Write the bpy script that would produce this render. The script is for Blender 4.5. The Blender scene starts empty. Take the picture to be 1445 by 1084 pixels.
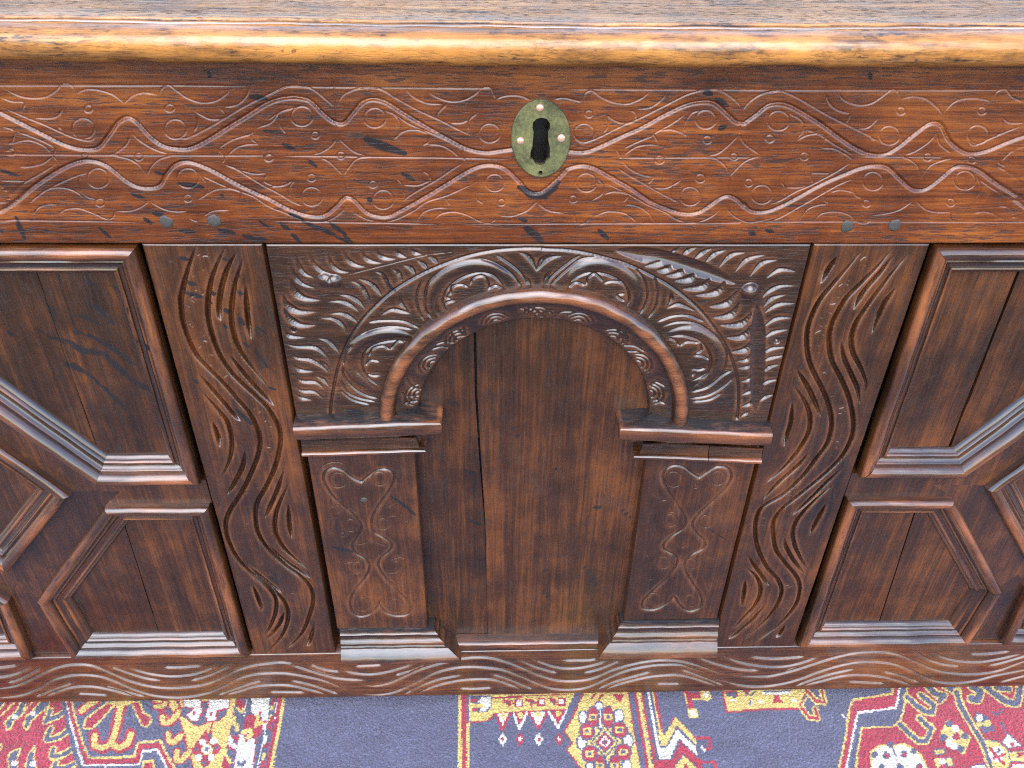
import bpy, bmesh, math, random
import numpy as np
from mathutils import Vector, Matrix
from mathutils.geometry import tessellate_polygon

random.seed(7); RNG = np.random.default_rng(7)
sc = bpy.context.scene

# ------------------------------------------------------------------ camera
PITCH, YAW, ROLL = 0.62783398, 0.03712157, 0.0166529
CAM = np.array([-0.03670971, -0.5, 0.769]); FPX = 1169.0
def _axes():
    fw = np.array([math.sin(YAW)*math.cos(PITCH), math.cos(YAW)*math.cos(PITCH), -math.sin(PITCH)])
    r = np.array([math.cos(YAW), -math.sin(YAW), 0.0]); u = np.cross(r, fw)
    return math.cos(ROLL)*r+math.sin(ROLL)*u, -math.sin(ROLL)*r+math.cos(ROLL)*u, fw
RX, UX, FW = _axes()
cd = bpy.data.cameras.new("camera"); co = bpy.data.objects.new("camera", cd); sc.collection.objects.link(co)
cd.sensor_width = 36; cd.lens = 36*FPX/1445; cd.clip_start = 0.01; cd.clip_end = 200
M = Matrix.Identity(4)
for i in range(3):
    M[i][0], M[i][1], M[i][2], M[i][3] = RX[i], UX[i], -FW[i], CAM[i]
co.matrix_world = M; sc.camera = co

# ------------------------------------------------------------------ sky, sun, exposure
SUN_EL, SUN_AZ = math.radians(46), math.radians(186)      # azimuth from +Y clockwise: the sun stands in front of the chest
w = bpy.data.worlds.new("World"); sc.world = w; w.use_nodes = True
nt = w.node_tree; sky = nt.nodes.new("ShaderNodeTexSky"); sky.sky_type = 'NISHITA'; sky.sun_disc = False
sky.sun_elevation = SUN_EL; sky.sun_rotation = SUN_AZ; sky.dust_density = 0.7; sky.air_density = 1.0; sky.ozone_density = 1.0
nt.links.new(sky.outputs[0], nt.nodes["Background"].inputs[0]); nt.nodes["Background"].inputs[1].default_value = 0.15
sl = bpy.data.lights.new("sun", 'SUN'); sl.energy = 0.95; sl.angle = math.radians(60); sl.color = (1, .975, .96)
so = bpy.data.objects.new("sun", sl); sc.collection.objects.link(so)
sd = Vector((math.sin(SUN_AZ)*math.cos(SUN_EL), math.cos(SUN_AZ)*math.cos(SUN_EL), math.sin(SUN_EL)))
so.rotation_euler = sd.to_track_quat('Z', 'Y').to_euler(); so.location = (0, -3, 4)
vs = sc.view_settings; vs.view_transform = 'Standard'; vs.look = 'None'; vs.gamma = 1; vs.exposure = 2.45
sc.cycles.use_denoising = False; sc.cycles.filter_width = 1.1      # keep the grain of the oak crisp

# ------------------------------------------------------------------ picture <-> place
def U(px, y=0.0):
    px = np.asarray(px, float).reshape(-1, 2)
    d = FW[None]+((px[:, 0]-722.5)/FPX)[:, None]*RX-((px[:, 1]-542)/FPX)[:, None]*UX
    t = (y-CAM[1])/d[:, 1]
    return (CAM+d*t[:, None])[:, [0, 2]]
def P(xyz):
    v = xyz-CAM; k = v@FW
    return np.stack([722.5+FPX*(v@RX)/k, 542-FPX*(v@UX)/k], -1)
REG = dict(A=(0, 0, 3.143), B=(380, 0, 3.143), C=(740, 0, 3.1417), D=(1050, 0, 3.1418), E=(360, 330, 3.44), F=(740, 330, 3.44),
           G=(400, 560, 2.779), H=(780, 560, 2.779), I=(200, 330, 3.496), J=(250, 620, 3.284), K=(1090, 330, 3.389), M=(1000, 620, 3.247),
           N=(0, 890, 3.010), O=(480, 890, 3.010), P=(960, 890, 2.979), Q=(680, 110, 5.706), T=(0, 330, 3.388), X=(0, 0, 1),
           a=(0, 980, 6.02), b=(220, 980, 6.02), c=(640, 970, 5.558), d=(860, 970, 7.225), e=(1010, 965, 6.568), g=(1180, 960, 5.453))
def parse(txt):
    out, reg, kind = [], None, None
    for tok in txt.replace('\n', ';').split(';'):
        tok = tok.strip()
        if not tok: continue
        if tok[0] == '@': reg, kind = tok[1:].split(); continue
        n = [float(v) for v in tok.replace(',', ' ').split()]
        ox, oy, s = REG[reg]
        if kind[0] == 'c':
            for i in range(0, len(n), 3):
                t = np.linspace(0, 2*math.pi, 15)
                out.append((kind, np.stack([ox+(n[i]+n[i+2]*np.cos(t))/s, oy+(n[i+1]+n[i+2]*.9*np.sin(t))/s], 1)))
            continue
        out.append((kind, np.array([[ox+n[i]/s, oy+n[i+1]/s] for i in range(0, len(n)-1, 2)])))
    return out
def spline(p, sub=5):
    if len(p) < 3:
        t = np.linspace(0, 1, sub+1)[:, None]; return p[0]*(1-t)+p[-1]*t
    q = np.vstack([2*p[0]-p[1], p, 2*p[-1]-p[-2]]); o = []
    if np.allclose(p[0], p[-1]): q[0] = p[-2]; q[-1] = p[1]
    for i in range(1, len(q)-2):
        for k in range(sub):
            t = k/sub; a, b, c, d = q[i-1], q[i], q[i+1], q[i+2]
            o.append(.5*((2*b)+(-a+c)*t+(2*a-5*b+4*c-d)*t*t+(-a+3*b-3*c+d)*t**3))
    o.append(p[-1]); return np.array(o)

#KIND: half width, depth, U-shape power, taper
KIND = dict(S=(.0015, .0021, 'V', 0), f=(.00044, .00075, 'V', .15), c=(.00044, .00075, 'V', 0), g=(.0020, .0048, 'V', .3), G=(.0020, .0048, 'V', 0.1),
            L=(.0021, .0024, 'V', .5), W=(.0034, .0030, 'V', .5), r=(.0011, .0015, 'V', .12), A=(.0014, .0020, 'V', 0), t=(.00062, .0009, 'V', .3),
            b=(.0021, .0023, 'V', .12), P=(.00135, .0016, 'V', 0), R=(.0042, -.0018, 'U', .2), V=(.006, .0026, 'U', .3), cp=(.0006, .0009, 'V', 0), m=(.0007, .0005, 'U', 0))
CARVE_TXT = r'''
@A S
0,500 90,545 180,590 270,635 340,658 400,663 440,650 480,600 520,545 565,522 610,545 660,600 720,645 790,660 850,655 930,615 1010,565 1100,510 1180,460 1250,437 1310,432
0,940 60,900 140,835 220,780 300,735 370,714 430,718 490,745 550,795 600,825 650,835 705,825 735,775 770,735 820,718 880,730 960,765 1040,810 1120,850 1194,882
@B S
116,432 180,447 240,505 290,542 330,545 370,500 410,455 460,440 520,455 600,505 700,565 800,620 880,660 960,676 1030,668 1120,655
0,882 80,925 160,955 230,960 280,930 330,880 350,876 380,890 430,940 480,960 530,960 580,935 680,880 780,820 870,765 930,738 990,732 1050,750 1110,805 1150,850 1200,855 1250,820 1310,762
@C S
170,668 260,675 330,652 420,610 520,565 620,510 720,465 800,452 850,462 900,505 940,540 975,547
165,765 200,745 260,735 320,750 400,795 480,840 560,895 640,930 710,948 770,942 830,905 870,878 910,870 950,890 975,917
@D S
0,545 50,510 100,470 150,460 200,468 270,505 350,555 430,615 500,660 560,685 620,687 680,655 750,600 810,555 850,545 880,560 910,620 960,665 1010,682 1080,668 1160,635 1260,598
0,905 30,935 80,942 140,925 230,880 330,825 430,780 520,745 590,735 640,745 690,790 740,835 780,845 820,832 880,785 930,745 980,737 1040,755 1110,805 1180,850 1260,900
@X f
-40,118 0,118 380,122 ; 380,122 715,125; 800,126 1050,127 1460,127.5 ; -40,218 160,219 300,219.5 400,219.5 ; 380,219.5 720,224; 860,223 1080,222 ; 1200,221 1300,221.5 1330,222; -40,311 0,311 200,313 ; 380,312 620,316; 640,316 1000,315 1050,313; 1050,313 1210,313 1460,314
@A f
0,470 100,515 200,555 300,600 370,622 410,620 425,590; 780,615 830,612 900,580 980,535 1080,475 1180,425 1260,385 1320,380
0,375 60,415 130,435 200,430 250,400 270,375 300,370 325,390 335,415; 335,415 380,397 430,398 490,415 530,440 550,460; 550,460 580,430 630,412 700,420
705,430 715,395 745,378 780,400 830,435 890,455 950,450 1000,420 1025,385; 0,430 50,450 105,455 100,490; 150,522 210,525 255,515 280,480; 255,515 260,560 275,575
1110,380 1090,430 1050,465 990,475; 960,470 995,500 995,525 940,530 900,515 850,485; 870,510 875,550 860,585
580,585 560,640 510,680 480,687; 580,585 620,625 690,665 770,690; 770,690 710,705 670,740 650,780; 650,780 620,735 570,705 500,690
0,560 60,580 55,625 40,640; 40,640 120,622 190,645 235,690; 60,580 150,610 240,655 235,690 260,720; 260,720 180,770 110,810 60,850 30,885 0,890; 0,800 120,805; 235,690 190,725 130,740 80,740
100,930 180,860 260,815 340,780 400,765; 160,870 220,838 290,835 350,860 370,885; 355,770 350,820 380,870 430,885; 145,975 160,930 200,910 255,908; 245,965 290,930 350,925 420,950 480,975 505,955 510,935
510,937 580,935 630,915 660,890; 660,890 720,925 780,938 835,935; 835,935 845,970 880,985; 900,960 950,935 1020,932; 875,770 940,800 1020,835 1120,870 1200,920 1320,965; 905,870 960,840 1040,840 1070,860 1060,900; 880,770 920,820 915,860 870,890
965,660 1030,620 1110,595 1120,580; 965,660 995,700 985,725; 1000,700 1040,660 1090,642 1145,640; 1110,595 1120,620 1145,640; 985,725 1050,750 1120,770 1190,768; 1190,768 1170,800 1200,820 1250,825 1310,800; 990,715 1080,770 1180,830 1260,870 1320,900
1240,500 1240,550 1270,595; 1130,570 1200,545 1240,500 1300,480 1320,478
@A c
370 570 50 777 573 48 435 790 48 833 790 48 392 483 17 752 480 19 50 675 17 615 695 18 1190 700 18 443 900 19 833 880 17 375 692 14
@B f
0,425 60,390 120,380 190,395 250,440 295,480; 295,485 320,430 370,400 440,388 500,398 570,440 660,490 760,535 850,580 930,615
302,608 270,650 220,680 165,690; 302,608 340,645 390,680 460,695; 460,695 390,705 350,745 328,780; 328,780 295,745 260,715 225,700; 285,345 300,600; 326,785 345,870
0,530 50,495 110,478; 40,500 45,550 75,595; 500,485 560,510 620,550 690,580 760,610 865,655; 540,495 580,540 580,590 550,620; 550,618 600,582 660,578 705,595; 705,595 705,630 680,645; 690,640 760,645 810,670 850,705; 865,655 855,690 870,715
870,715 800,760 740,800 670,840 620,870 590,895; 680,760 705,775 715,800; 715,800 660,822 590,820; 565,790 590,820 600,870; 600,388 640,430 700,458 770,462; 700,400 740,430 800,450 860,445 910,420 940,390; 790,460 750,500 740,530; 800,545 850,545 885,530; 925,500 885,535 885,585
940,390 980,390 1005,440; 1005,440 1050,425 1110,425 1160,445; 0,830 60,822 115,795; 115,795 85,840 95,880; 0,830 50,865 100,895 150,915
0,905 80,950 160,980 230,985 280,970 320,940 340,910; 340,910 380,945 440,975 510,985 570,970 640,935 700,895 780,870 850,840 950,795; 780,875 800,910
650,985 680,945 730,925 800,920; 720,985 760,950 820,940 880,955 940,985 990,985 1010,955; 1010,955 1080,958 1140,935 1185,900; 1185,900 1240,935 1310,945; 920,830 920,880 950,905
@B c
145 515 48 468 522 48 203 600 17 318 690 18 0 700 17 978 590 46 187 788 18 188 872 46 460 818 17 505 885 46 1000 810 42 1030 898 16
@C f
130,440 180,435 260,455; 262,450 270,415 300,403 340,430 400,455 460,460 520,435 570,395; 630,405 610,440 560,475 500,482; 470,488 495,505 490,525; 495,540 440,548 390,530 360,505; 365,510 370,560 350,590
215,615 260,635 330,610 420,565 520,520 620,470 720,420 800,400 860,400 910,425 950,460 968,490; 968,490 1000,450 1060,415 1131,405
952,595 910,640 860,680 800,695; 952,595 980,640 1050,690; 1050,690 980,715 930,760 912,780; 912,780 890,735 850,705 800,695; 958,555 952,595; 912,785 905,865
720,600 710,560 740,505 790,490 840,490; 600,580 650,575 700,590 720,605; 720,500 660,545 580,590 575,600 600,640; 575,600 500,630 440,660; 405,660 425,690 425,705; 440,690 490,655 540,642 600,643
400,735 460,775 540,820 620,865 700,905; 425,710 470,750 520,775 575,785; 550,815 575,785; 560,830 620,835 660,820 700,795; 660,820 650,870 670,895
320,790 350,820 345,860 290,895; 330,800 400,830 470,865 540,905 620,940 680,975 740,988 800,975 850,945 885,905; 890,905 920,950 970,980 1020,985 1131,960
345,865 400,850 460,865 430,905; 430,905 500,915 550,945 580,990; 300,965 370,938 440,945 480,970 500,990; 220,935 225,975 255,995 300,965; 60,890 100,930 170,945; 60,890 0,945
@C c
265 590 45 287 505 17 805 530 45 812 620 18 930 695 17 780 790 20 735 870 45 995 810 18 1053 862 46 1090 615 18 275 810 45 217 883 17 600 708 20
@D f
0,470 60,425 120,405 170,405 230,430 300,470 380,515 470,560 550,600 630,645; 360,405 380,460 420,490 475,505; 415,395 440,440 500,465 560,460 610,430 650,400 680,405 692,440; 692,440 750,428 810,440 860,480 880,510; 885,500 930,455 990,437 1060,440 1100,455; 1100,455 1120,410 1160,397 1190,430 1241,455
475,505 450,550; 495,570 550,565 600,520; 570,560 560,600 580,625; 190,500 250,530 265,570 230,625; 265,570 340,600 400,640 490,690; 230,625 290,597 360,600 345,655; 330,655 400,660 450,685 485,710
485,710 430,750 360,790 290,825 230,850 160,890 100,910; 290,770 305,810; 290,770 340,768 380,770; 180,830 240,832 290,820; 165,805 185,835 180,870; 855,590 820,630 760,670 695,695; 855,590 870,640 920,680; 695,695 740,710 775,745 785,790; 785,790 820,740 870,715 930,700
1140,525 1145,570 1120,610; 1150,525 1180,545 1241,545; 990,620 1020,645 1070,625 1150,590 1241,555; 1140,680 1130,720 1160,740; 1120,735 1180,770 1241,820; 1140,715 1190,670 1241,645
490,790 420,820 330,870 240,920 150,970 90,985; 365,850 360,890 375,900; 380,855 430,842 490,855; 490,800 490,860 520,880; 240,985 280,930 330,910 375,905; 310,980 350,945 420,940 470,955 495,985; 495,985 545,990 560,955; 560,955 640,945 700,925 755,885; 760,885 800,925 850,940 920,940; 920,940 915,970 940,985
1010,945 1070,940 1120,955 1150,980; 1120,915 1170,920 1195,950 1200,985; 1030,780 1050,830 1030,880; 1030,785 1100,835 1180,880 1241,920
@D c
153 535 48 113 613 18 268 693 18 80 862 46 645 600 46 697 492 18 1057 492 18 1038 597 46 815 697 18 1010 710 17 572 803 45 543 902 17 980 800 46 917 898 18
@I G
268,60 240,130 215,210 195,290 190,340 200,430 230,520 270,600 330,665 400,735 470,815 530,885 570,960 582,1020 575,1080 555,1140 515,1230 470,1310 432,1368 412,1432 424,1510 470,1600 535,1670 610,1730 672,1780 715,1840 720,1905 692,1980 650,2033 598,2090
415,60 370,150 340,230 325,320 325,410 345,500 380,590 430,670 475,720 560,800 620,860 665,930 683,1000 675,1080 650,1165 605,1260 567,1330 560,1405 578,1490 638,1575 710,1640 785,1693 833,1750 845,1810 826,1885 796,1960 752,2015 710,2050
@I g
465,95 420,170 395,250 380,330 380,400 390,430; 500,120 465,220 445,320 440,420 460,520 500,600 560,680 630,770; 510,255 515,350 525,450 540,525; 430,595 480,660 550,745 610,805 655,850; 280,690 340,760 410,840 460,900 490,925
285,770 350,840 410,910 435,970 442,1050 430,1120 390,1210; 350,930 375,1000 385,1055
@J g
315,55 300,130 265,200 230,260; 495,140 460,240 430,310 405,370; 520,200 480,280 455,350 455,430 490,500 550,560 615,615; 515,300 518,390 530,465; 420,490 480,550 550,600 620,650; 325,585 390,640 440,680 485,715
318,610 370,650 420,690 455,740 455,800 430,870 400,915; 350,680 375,740 395,800; 495,800 470,860 410,935; 635,860 615,930 600,960
@I f
130,125 155,150 155,215
@K G
435,75 370,150 300,230 240,300 200,370 172,450 168,530 180,610 215,690 255,770 280,850 285,920 265,1000 215,1070 145,1160 60,1240 -35,1298 -72,1350 -80,1430 -64,1515 -22,1598 25,1650 46,1702 30,1765 -12,1828 -75,1890 -148,1953
575,75 510,150 430,230 360,300 310,380 280,450 275,530 290,610 330,690 365,770 385,850 390,930 370,1000 325,1075 240,1158 140,1240 55,1310 10,1370 6,1425 18,1507 60,1570 112,1632 133,1684 122,1758 81,1820 8,1893 -96,1966
@K g
575,110 520,180 450,260 410,320 388,365; 650,100 580,180 510,270 450,350 400,430 380,500 390,570 425,640 450,710 450,770; 590,260 545,320 510,390 475,485; 330,510 345,590 380,670 410,740 420,820; 310,110 270,170 230,240
118,650 165,720 205,800 235,880; 98,720 150,790 180,860 180,930 150,1000 100,1070 40,1135 -40,1200; 98,805 90,900 70,970 55,1020
@M g
465,60 400,130 320,200 245,285; 610,135 540,200 460,280 380,355; 580,205 500,270 430,340 390,410 395,480 425,550 455,600; 540,295 500,370 462,445; 348,455 360,500 395,560 440,620; 180,535 220,590 255,640 280,675
168,585 220,630 240,690 215,760 160,820 105,880; 168,650 165,700 152,770; 265,755 200,830 130,890 90,920; 350,855 330,890 308,910
@N b
-60,248 0,245 60,235 130,205 200,170 270,148 340,142 400,150 470,180 540,210 620,232 700,242 780,240 860,230 930,205 1000,170 1070,148 1140,138 1210,135 1300,158 1380,180 1500,214
-60,287 0,285 80,275 150,250 220,210 290,190 360,186 430,195 500,220 570,250 640,272 720,282 800,280 880,265 950,235 1010,205 1080,185 1150,180 1220,182 1300,195 1380,215 1445,240 1505,262
30,222 100,195 170,155; -60,190 0,195 70,180 130,148; -60,158 0,155 75,145; 455,145 530,175 610,200 690,212; 530,150 600,175 670,188 740,193 820,185 880,165 925,145; 690,155 770,155 860,147; 805,212 870,195 930,170 985,143
320,215 250,240 190,262 150,280; 185,282 240,258 300,240 360,235 420,240 500,258 580,282; 325,265 390,268 460,273; 440,232 520,255 620,280; 1225,142 1300,165 1380,190 1445,204 1560,212; 1310,140 1380,165 1445,175
1120,210 1060,225 990,250 920,275; 950,275 1020,255 1080,237 1150,230 1230,232 1310,250 1395,273; 1140,260 1210,260 1300,262; 1225,210 1300,225 1380,250 1440,270
@O b
55,215 130,235 200,225 260,200 340,165 420,140 500,120 570,112 640,115 700,130 780,160 850,190 920,210 1000,213 1080,200 1150,170 1230,145 1310,130 1380,125 1445,130 1510,145 1590,172 1660,190
60,262 130,272 200,268 260,250 330,215 400,180 470,160 540,152 620,155 690,165 760,190 830,220 900,245 980,250 1050,240 1120,210 1200,175 1280,155 1360,145 1445,145 1500,162 1580,185
0,165 60,180 130,185 200,175 270,155 320,135; 60,150 180,145; 230,190 300,170 370,142; 270,272 340,235 420,205 525,186; 325,268 400,235 480,215 560,205 640,205 700,222 780,250; 500,245 580,245 650,240; 635,180 700,200 770,228 820,248
750,115 810,145 870,165 925,180; 805,112 870,140 940,158 1010,158 1080,145 1150,122; 935,125 1050,125 1090,120; 1030,180 1110,160 1200,122; 1090,250 1170,215 1260,190 1330,172; 1120,252 1200,222 1290,200 1370,190 1445,188 1530,210 1610,238; 1340,225 1445,225
@P b
200,182 280,192 370,192 440,178 520,155 600,128 680,105 750,92 840,88 910,98 980,125 1050,155 1120,175 1200,182 1280,178 1350,165 1445,130 1520,110
110,185 180,210 260,230 340,235 420,225 500,205 580,175 660,150 740,133 820,130 900,140 970,165 1030,195 1090,215 1160,220 1240,210 1320,190 1445,165 1520,140
70,110 140,135 240,160 340,168; 170,98 230,125 310,145 400,152 470,145 540,125 600,98; 290,110 400,117 530,108; 440,168 520,150 600,125 680,95; 0,160 70,185 190,232; 480,235 560,205 640,180 740,160; 510,235 600,210 680,190 760,185 850,192 920,210 980,230; 700,213 780,216 860,220; 850,168 920,185 1010,218
985,85 1040,118 1110,140 1180,150; 1060,88 1110,112 1180,128 1260,130 1340,118 1445,95; 1215,97 1300,95 1390,85; 1290,148 1370,130 1445,108 1500,90; 1340,218 1445,190 1500,175
@E f
410,210 520,180 640,150 760,120 870,98 1000,85
@E A
365,880 372,800 390,700 415,610 460,510 520,420 590,345 680,270 790,205 900,155 1030,110 1150,85 1280,73 1400,72
@F A
90,75 200,80 300,95 400,120 500,150 600,195 700,250 790,315 860,380 920,455 970,530 1005,600 1030,680 1042,760 1040,840 1032,900
@E L
195,105 210,150 240,195 290,215; 265,85 285,145 330,185 390,200; 355,95 370,145 410,180 465,188; 430,80 450,125 490,152 540,160; 518,78 535,115 570,135 620,143; 585,72 605,105 640,120 690,122; 675,75 700,100 740,118; 750,72 780,95 815,103; 170,145 190,200 230,245 300,268
140,465 170,500 250,505; 140,535 200,550 290,555 340,590 380,645; 165,565 200,605 270,615 330,650 370,690; 180,635 220,665 290,670; 190,690 230,718 300,725 350,770; 185,735 230,765 290,770 340,810; 190,775 230,800 280,808
455,225 510,250 545,300 560,345; 490,215 560,240 600,280 620,315; 575,180 620,200 645,250 655,300; 660,165 700,195 720,250; 715,150 760,170 785,215; 780,125 820,150 840,180; 835,110 870,125 895,160; 400,295 460,305 510,335 540,375; 350,330 420,330 470,350 510,385
355,390 420,388 470,410 505,440; 310,410 380,415 430,450 460,510; 300,510 350,520 390,555 415,590; 300,610 340,640 370,680; 290,690 330,710 360,745
@E W
175,215 190,275 240,315 325,325; 135,295 155,345 210,380 300,380; 135,355 165,410 220,445 300,445
@E R
890,400 850,370 850,320 880,250 940,190 1040,155 1140,160 1200,195 1230,240; 590,770 520,720 460,660 460,590 510,525 600,490 690,485 765,500
@E r
810,225 785,290 790,360 825,430; 895,180 840,240 825,310 830,370 860,415; 920,380 910,320 940,260 1000,215 1080,190 1160,205 1220,275; 1080,115 1170,145 1250,200 1300,270; 1165,98 1230,140 1290,190 1335,265
545,430 620,420 720,425 800,460; 510,490 590,460 680,450 770,465; 430,640 435,585 475,535; 610,745 550,700 520,640 530,580 580,540 660,520 750,520; 425,640 430,690 480,750 540,785 600,800; 415,710 450,770 510,800 590,815; 410,755 470,805 560,830
@E L
1275,88 1330,115 1365,185; 1445,95 1390,130 1365,185; 1445,175 1415,210 1400,260; 705,290 710,340 755,390; 605,400 660,370 720,380 755,390
@E r
950,300 955,260 1000,245 1035,260; 1040,255 1060,215 1110,205 1135,245 1130,280; 1130,270 1170,250 1215,275; 925,380 920,340 975,320; 945,285 930,310 950,315; 550,600 570,560 620,545 655,565; 655,565 690,525 720,525; 535,640 560,615 605,620; 540,680 580,690 605,685
735,700 760,750 810,780; 710,770 740,800 800,805; 720,830 790,830; 850,570 900,560 940,575; 870,545 920,535 970,550; 955,490 965,520 985,540; 985,470 1005,500 1020,520; 1010,455 1015,480 1025,520; 1280,365 1320,380 1340,420; 1320,360 1370,385 1390,430; 1445,370 1410,390 1395,430
@F V
1130,340 1135,450 1135,600 1130,750 1120,870; 440,80 560,100 700,125 900,190 1030,245
@F L
755,65 725,90 700,105; 840,65 790,85 760,120; 915,68 860,95 815,135; 985,78 920,100 870,150; 1080,90 1000,105 940,170; 1180,100 1080,125 1020,190; 1235,125 1150,145 1090,215; 1325,185 1240,175 1170,220; 1325,252 1240,255 1180,285 1155,315; 1275,295 1200,315 1160,360; 1325,338 1230,345 1160,390
1305,408 1220,415 1155,460; 1290,465 1210,480 1155,515; 1285,550 1200,560 1155,590; 1280,590 1200,605 1155,625; 1245,635 1190,650 1155,685; 1245,708 1180,720 1145,750; 1225,778 1170,795 1145,815
1110,570 1080,615 1030,620; 1110,625 1080,650 1035,655; 1110,680 1090,710 1050,720; 1110,740 1090,770 1050,785; 1110,800 1090,830 1050,840; 1100,860 1050,890
@F W
680,115 650,145 580,160; 730,135 690,175 640,180; 785,155 750,195 685,205; 840,175 800,220 725,230; 910,210 860,260 760,270; 990,215 930,285 825,300; 1045,270 980,340 890,355; 1050,330 1000,395 910,410; 1115,375 1050,440 940,445; 1120,430 1060,500 975,505; 1115,510 1070,565 1000,575
@F R
190,245 240,195 310,155 400,155 470,185 525,235 540,300 525,360; 690,485 770,470 850,485 915,540 930,610 905,680 860,730 810,755
@F r
275,100 200,150 130,210 95,265; 360,110 270,125 200,180 150,225 120,265; 530,160 580,220 600,290 585,350 560,395; 630,200 650,270 640,350 600,415; 205,270 240,220 310,190 390,195 460,225 500,270 510,320 495,360
210,265 250,235 295,250; 300,255 310,215 345,195 385,235; 385,240 430,230 490,240; 490,290 450,300 490,330; 640,430 720,400 800,398 880,430; 660,455 740,430 830,435 910,480 965,540 985,600 960,680 900,735 800,780; 690,500 770,495 850,520 895,570 905,620 880,680 800,720
700,505 735,520 750,545; 755,545 790,525 850,530; 855,535 860,565 820,590; 820,590 870,595 895,610; 810,655 850,660 880,650; 815,690 830,670; 800,770 890,745 960,690 1015,660; 800,800 890,785 970,740 1020,690; 810,815 900,805 960,770
0,380 40,400 60,430; 10,360 60,385 90,430; 150,370 110,400 100,430; 245,385 180,390 140,430; 450,465 470,510 450,535; 480,490 500,530 475,555; 480,560 540,555 590,580; 500,590 560,585 620,620; 610,760 640,730 690,745; 640,820 690,830
@F L
5,95 35,130 60,185; 60,185 110,125 190,105; 0,200 20,235 30,265; 710,275 715,320 690,365; 690,365 750,345 840,380
@G P
305,335 270,320 230,290 190,280 160,300 160,335 190,385 240,435 285,475 305,510 295,545 270,585 285,615 325,640 338,670 320,710 285,755 262,800 268,840 295,862 335,855 368,825 375,800
305,335 335,310 370,288 405,285 432,305 430,340 400,390 365,440 345,490 355,530 395,555 425,580 415,605 380,635 372,665 395,705 440,755 485,800 500,830 485,855 440,860 400,845 375,815
@G t
140,340 140,290 175,262 230,262 290,300; 440,265 465,300 450,345; 190,385 185,430 215,425; 220,460 190,490 185,530 215,548; 390,440 430,420 470,380; 400,470 440,470 470,495; 380,690 440,690 460,660; 215,660 260,650 310,640; 400,650 450,630 500,640; 345,545 370,575 425,590; 345,545 320,575 280,580; 190,420 220,430 215,455 190,450; 215,550 230,590 270,610; 460,500 490,490 480,530; 380,740 430,720 480,780; 260,740 230,700 220,680
@G cp
213 328 32 378 322 30 263 505 26 390 500 24 310 815 30 440 820 30 290 670 24 230 540 10 440 640 8
@H P
575,318 545,300 510,275 470,272 438,295 435,330 460,380 500,440 523,485 510,520 465,550 435,580 440,600 480,625 488,655 450,710 395,760 355,800 355,830 400,835 450,810 475,780
575,318 610,295 645,275 685,280 702,310 685,350 640,400 580,455 550,495 560,530 595,565 590,595 545,620 520,650 525,690 555,740 585,790 580,825 540,842 505,825 478,785
@H t
415,330 405,290 430,262; 715,270 735,300 715,330; 380,370 420,400; 420,410 455,405; 430,460 480,455 490,490; 385,515 400,510; 360,630 385,620; 370,720 400,715; 600,625 645,640; 395,430 380,480 400,540 430,560; 640,440 670,490 640,540; 380,640 370,690; 590,700 620,780; 540,560 510,590 480,570
@H cp
475 325 33 648 320 30 463 485 26 600 490 26 435 650 26 545 655 22 400 795 28 540 800 26 560 352 8
'''
CARVE = [(k, p) for k, p in parse(CARVE_TXT)]
# dark spots and streaks that have soaked into the oak: centre line in the picture, half width in picture pixels
STAIN_TXT = r'''
@A 4
70,965 110,1060; 640,970 670,990; 800,1022 860,1030; 970,1020 1040,1035; 1080,1045 1160,1070; 790,815 900,830; 680,945 720,950; 1110,430 1180,438
@A 2.5
1250,1000 1270,1015; 200,1022 215,1024; 580,860 640,880; 0,755 80,780; 1270,640 1310,665; 1170,580 1250,590; 440,1010 490,1055; 1150,980 1190,1010; 0,1025 15,1027; 980,865 990,870; 690,765 730,775; 1300,1040 1320,1060; 925,320 930,345
@B 6
420,612 480,640 600,680
@B 3.5
150,985 260,1030 350,1075; 270,990 340,1040; 50,990 90,1020; 100,1040 140,1080; 1145,1005 1210,1060; 60,640 110,665; 170,710 210,740; 590,770 640,800; 1110,970 1140,980; 1170,860 1230,880; 440,880 450,890; 90,950 150,975
@C 4
0,1010 80,1075; 850,440 900,470; 865,572 890,560; 800,408 830,420; 330,1020 370,1060; 1000,1030 1020,1040
@D 3
555,325 562,350; 95,1020 130,1030
@Q 5
300,880 350,910 410,945 500,945 590,880 620,840
@I 4
215,240 265,252; 200,290 300,315; 480,415 500,450; 345,295 360,297; 190,120 225,128; 560,575 620,660; 470,870 540,940; 400,455 412,465; 410,375 425,390; 480,290 495,300
@I 2.5
470,200 485,215; 570,465 610,490; 400,125 430,132; 330,340 345,345; 500,540 530,560; 260,720 275,740; 620,760 660,770
@T 6
230,540 300,545 370,590 460,600 520,650 640,750 740,795; 280,660 340,670 420,720
@T 4
420,720 540,830 600,890; 300,410 370,425 440,465; 320,495 430,530 560,610 640,670; 410,370 460,400 520,465; 510,270 570,320; 570,360 610,385; 0,500 40,520; 340,205 380,215; 160,500 230,540; 210,380 240,430; 390,255 430,275; 640,530 740,550
@G 4
700,325 770,345; 735,528 772,540; 420,390 470,425 515,465; 190,590 270,610; 640,405 645,418; 690,452 700,458; 1020,800 1050,830
@H 4
270,475 320,510; 120,690 190,800; 170,465 200,480; 0,310 30,320
@H 1.5
140,570 220,620 300,680; 600,510 690,570
@E 6
930,860 975,868; 450,860 520,870
@E 3
0,470 30,500; 0,560 40,620; 640,240 680,280; 430,10 470,40; 0,20 60,30
@G 3
880,130 935,215; 1000,710 1030,720
'''
STAINS = []
for k, p in parse(STAIN_TXT): STAINS.append((float(k), p))

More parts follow.
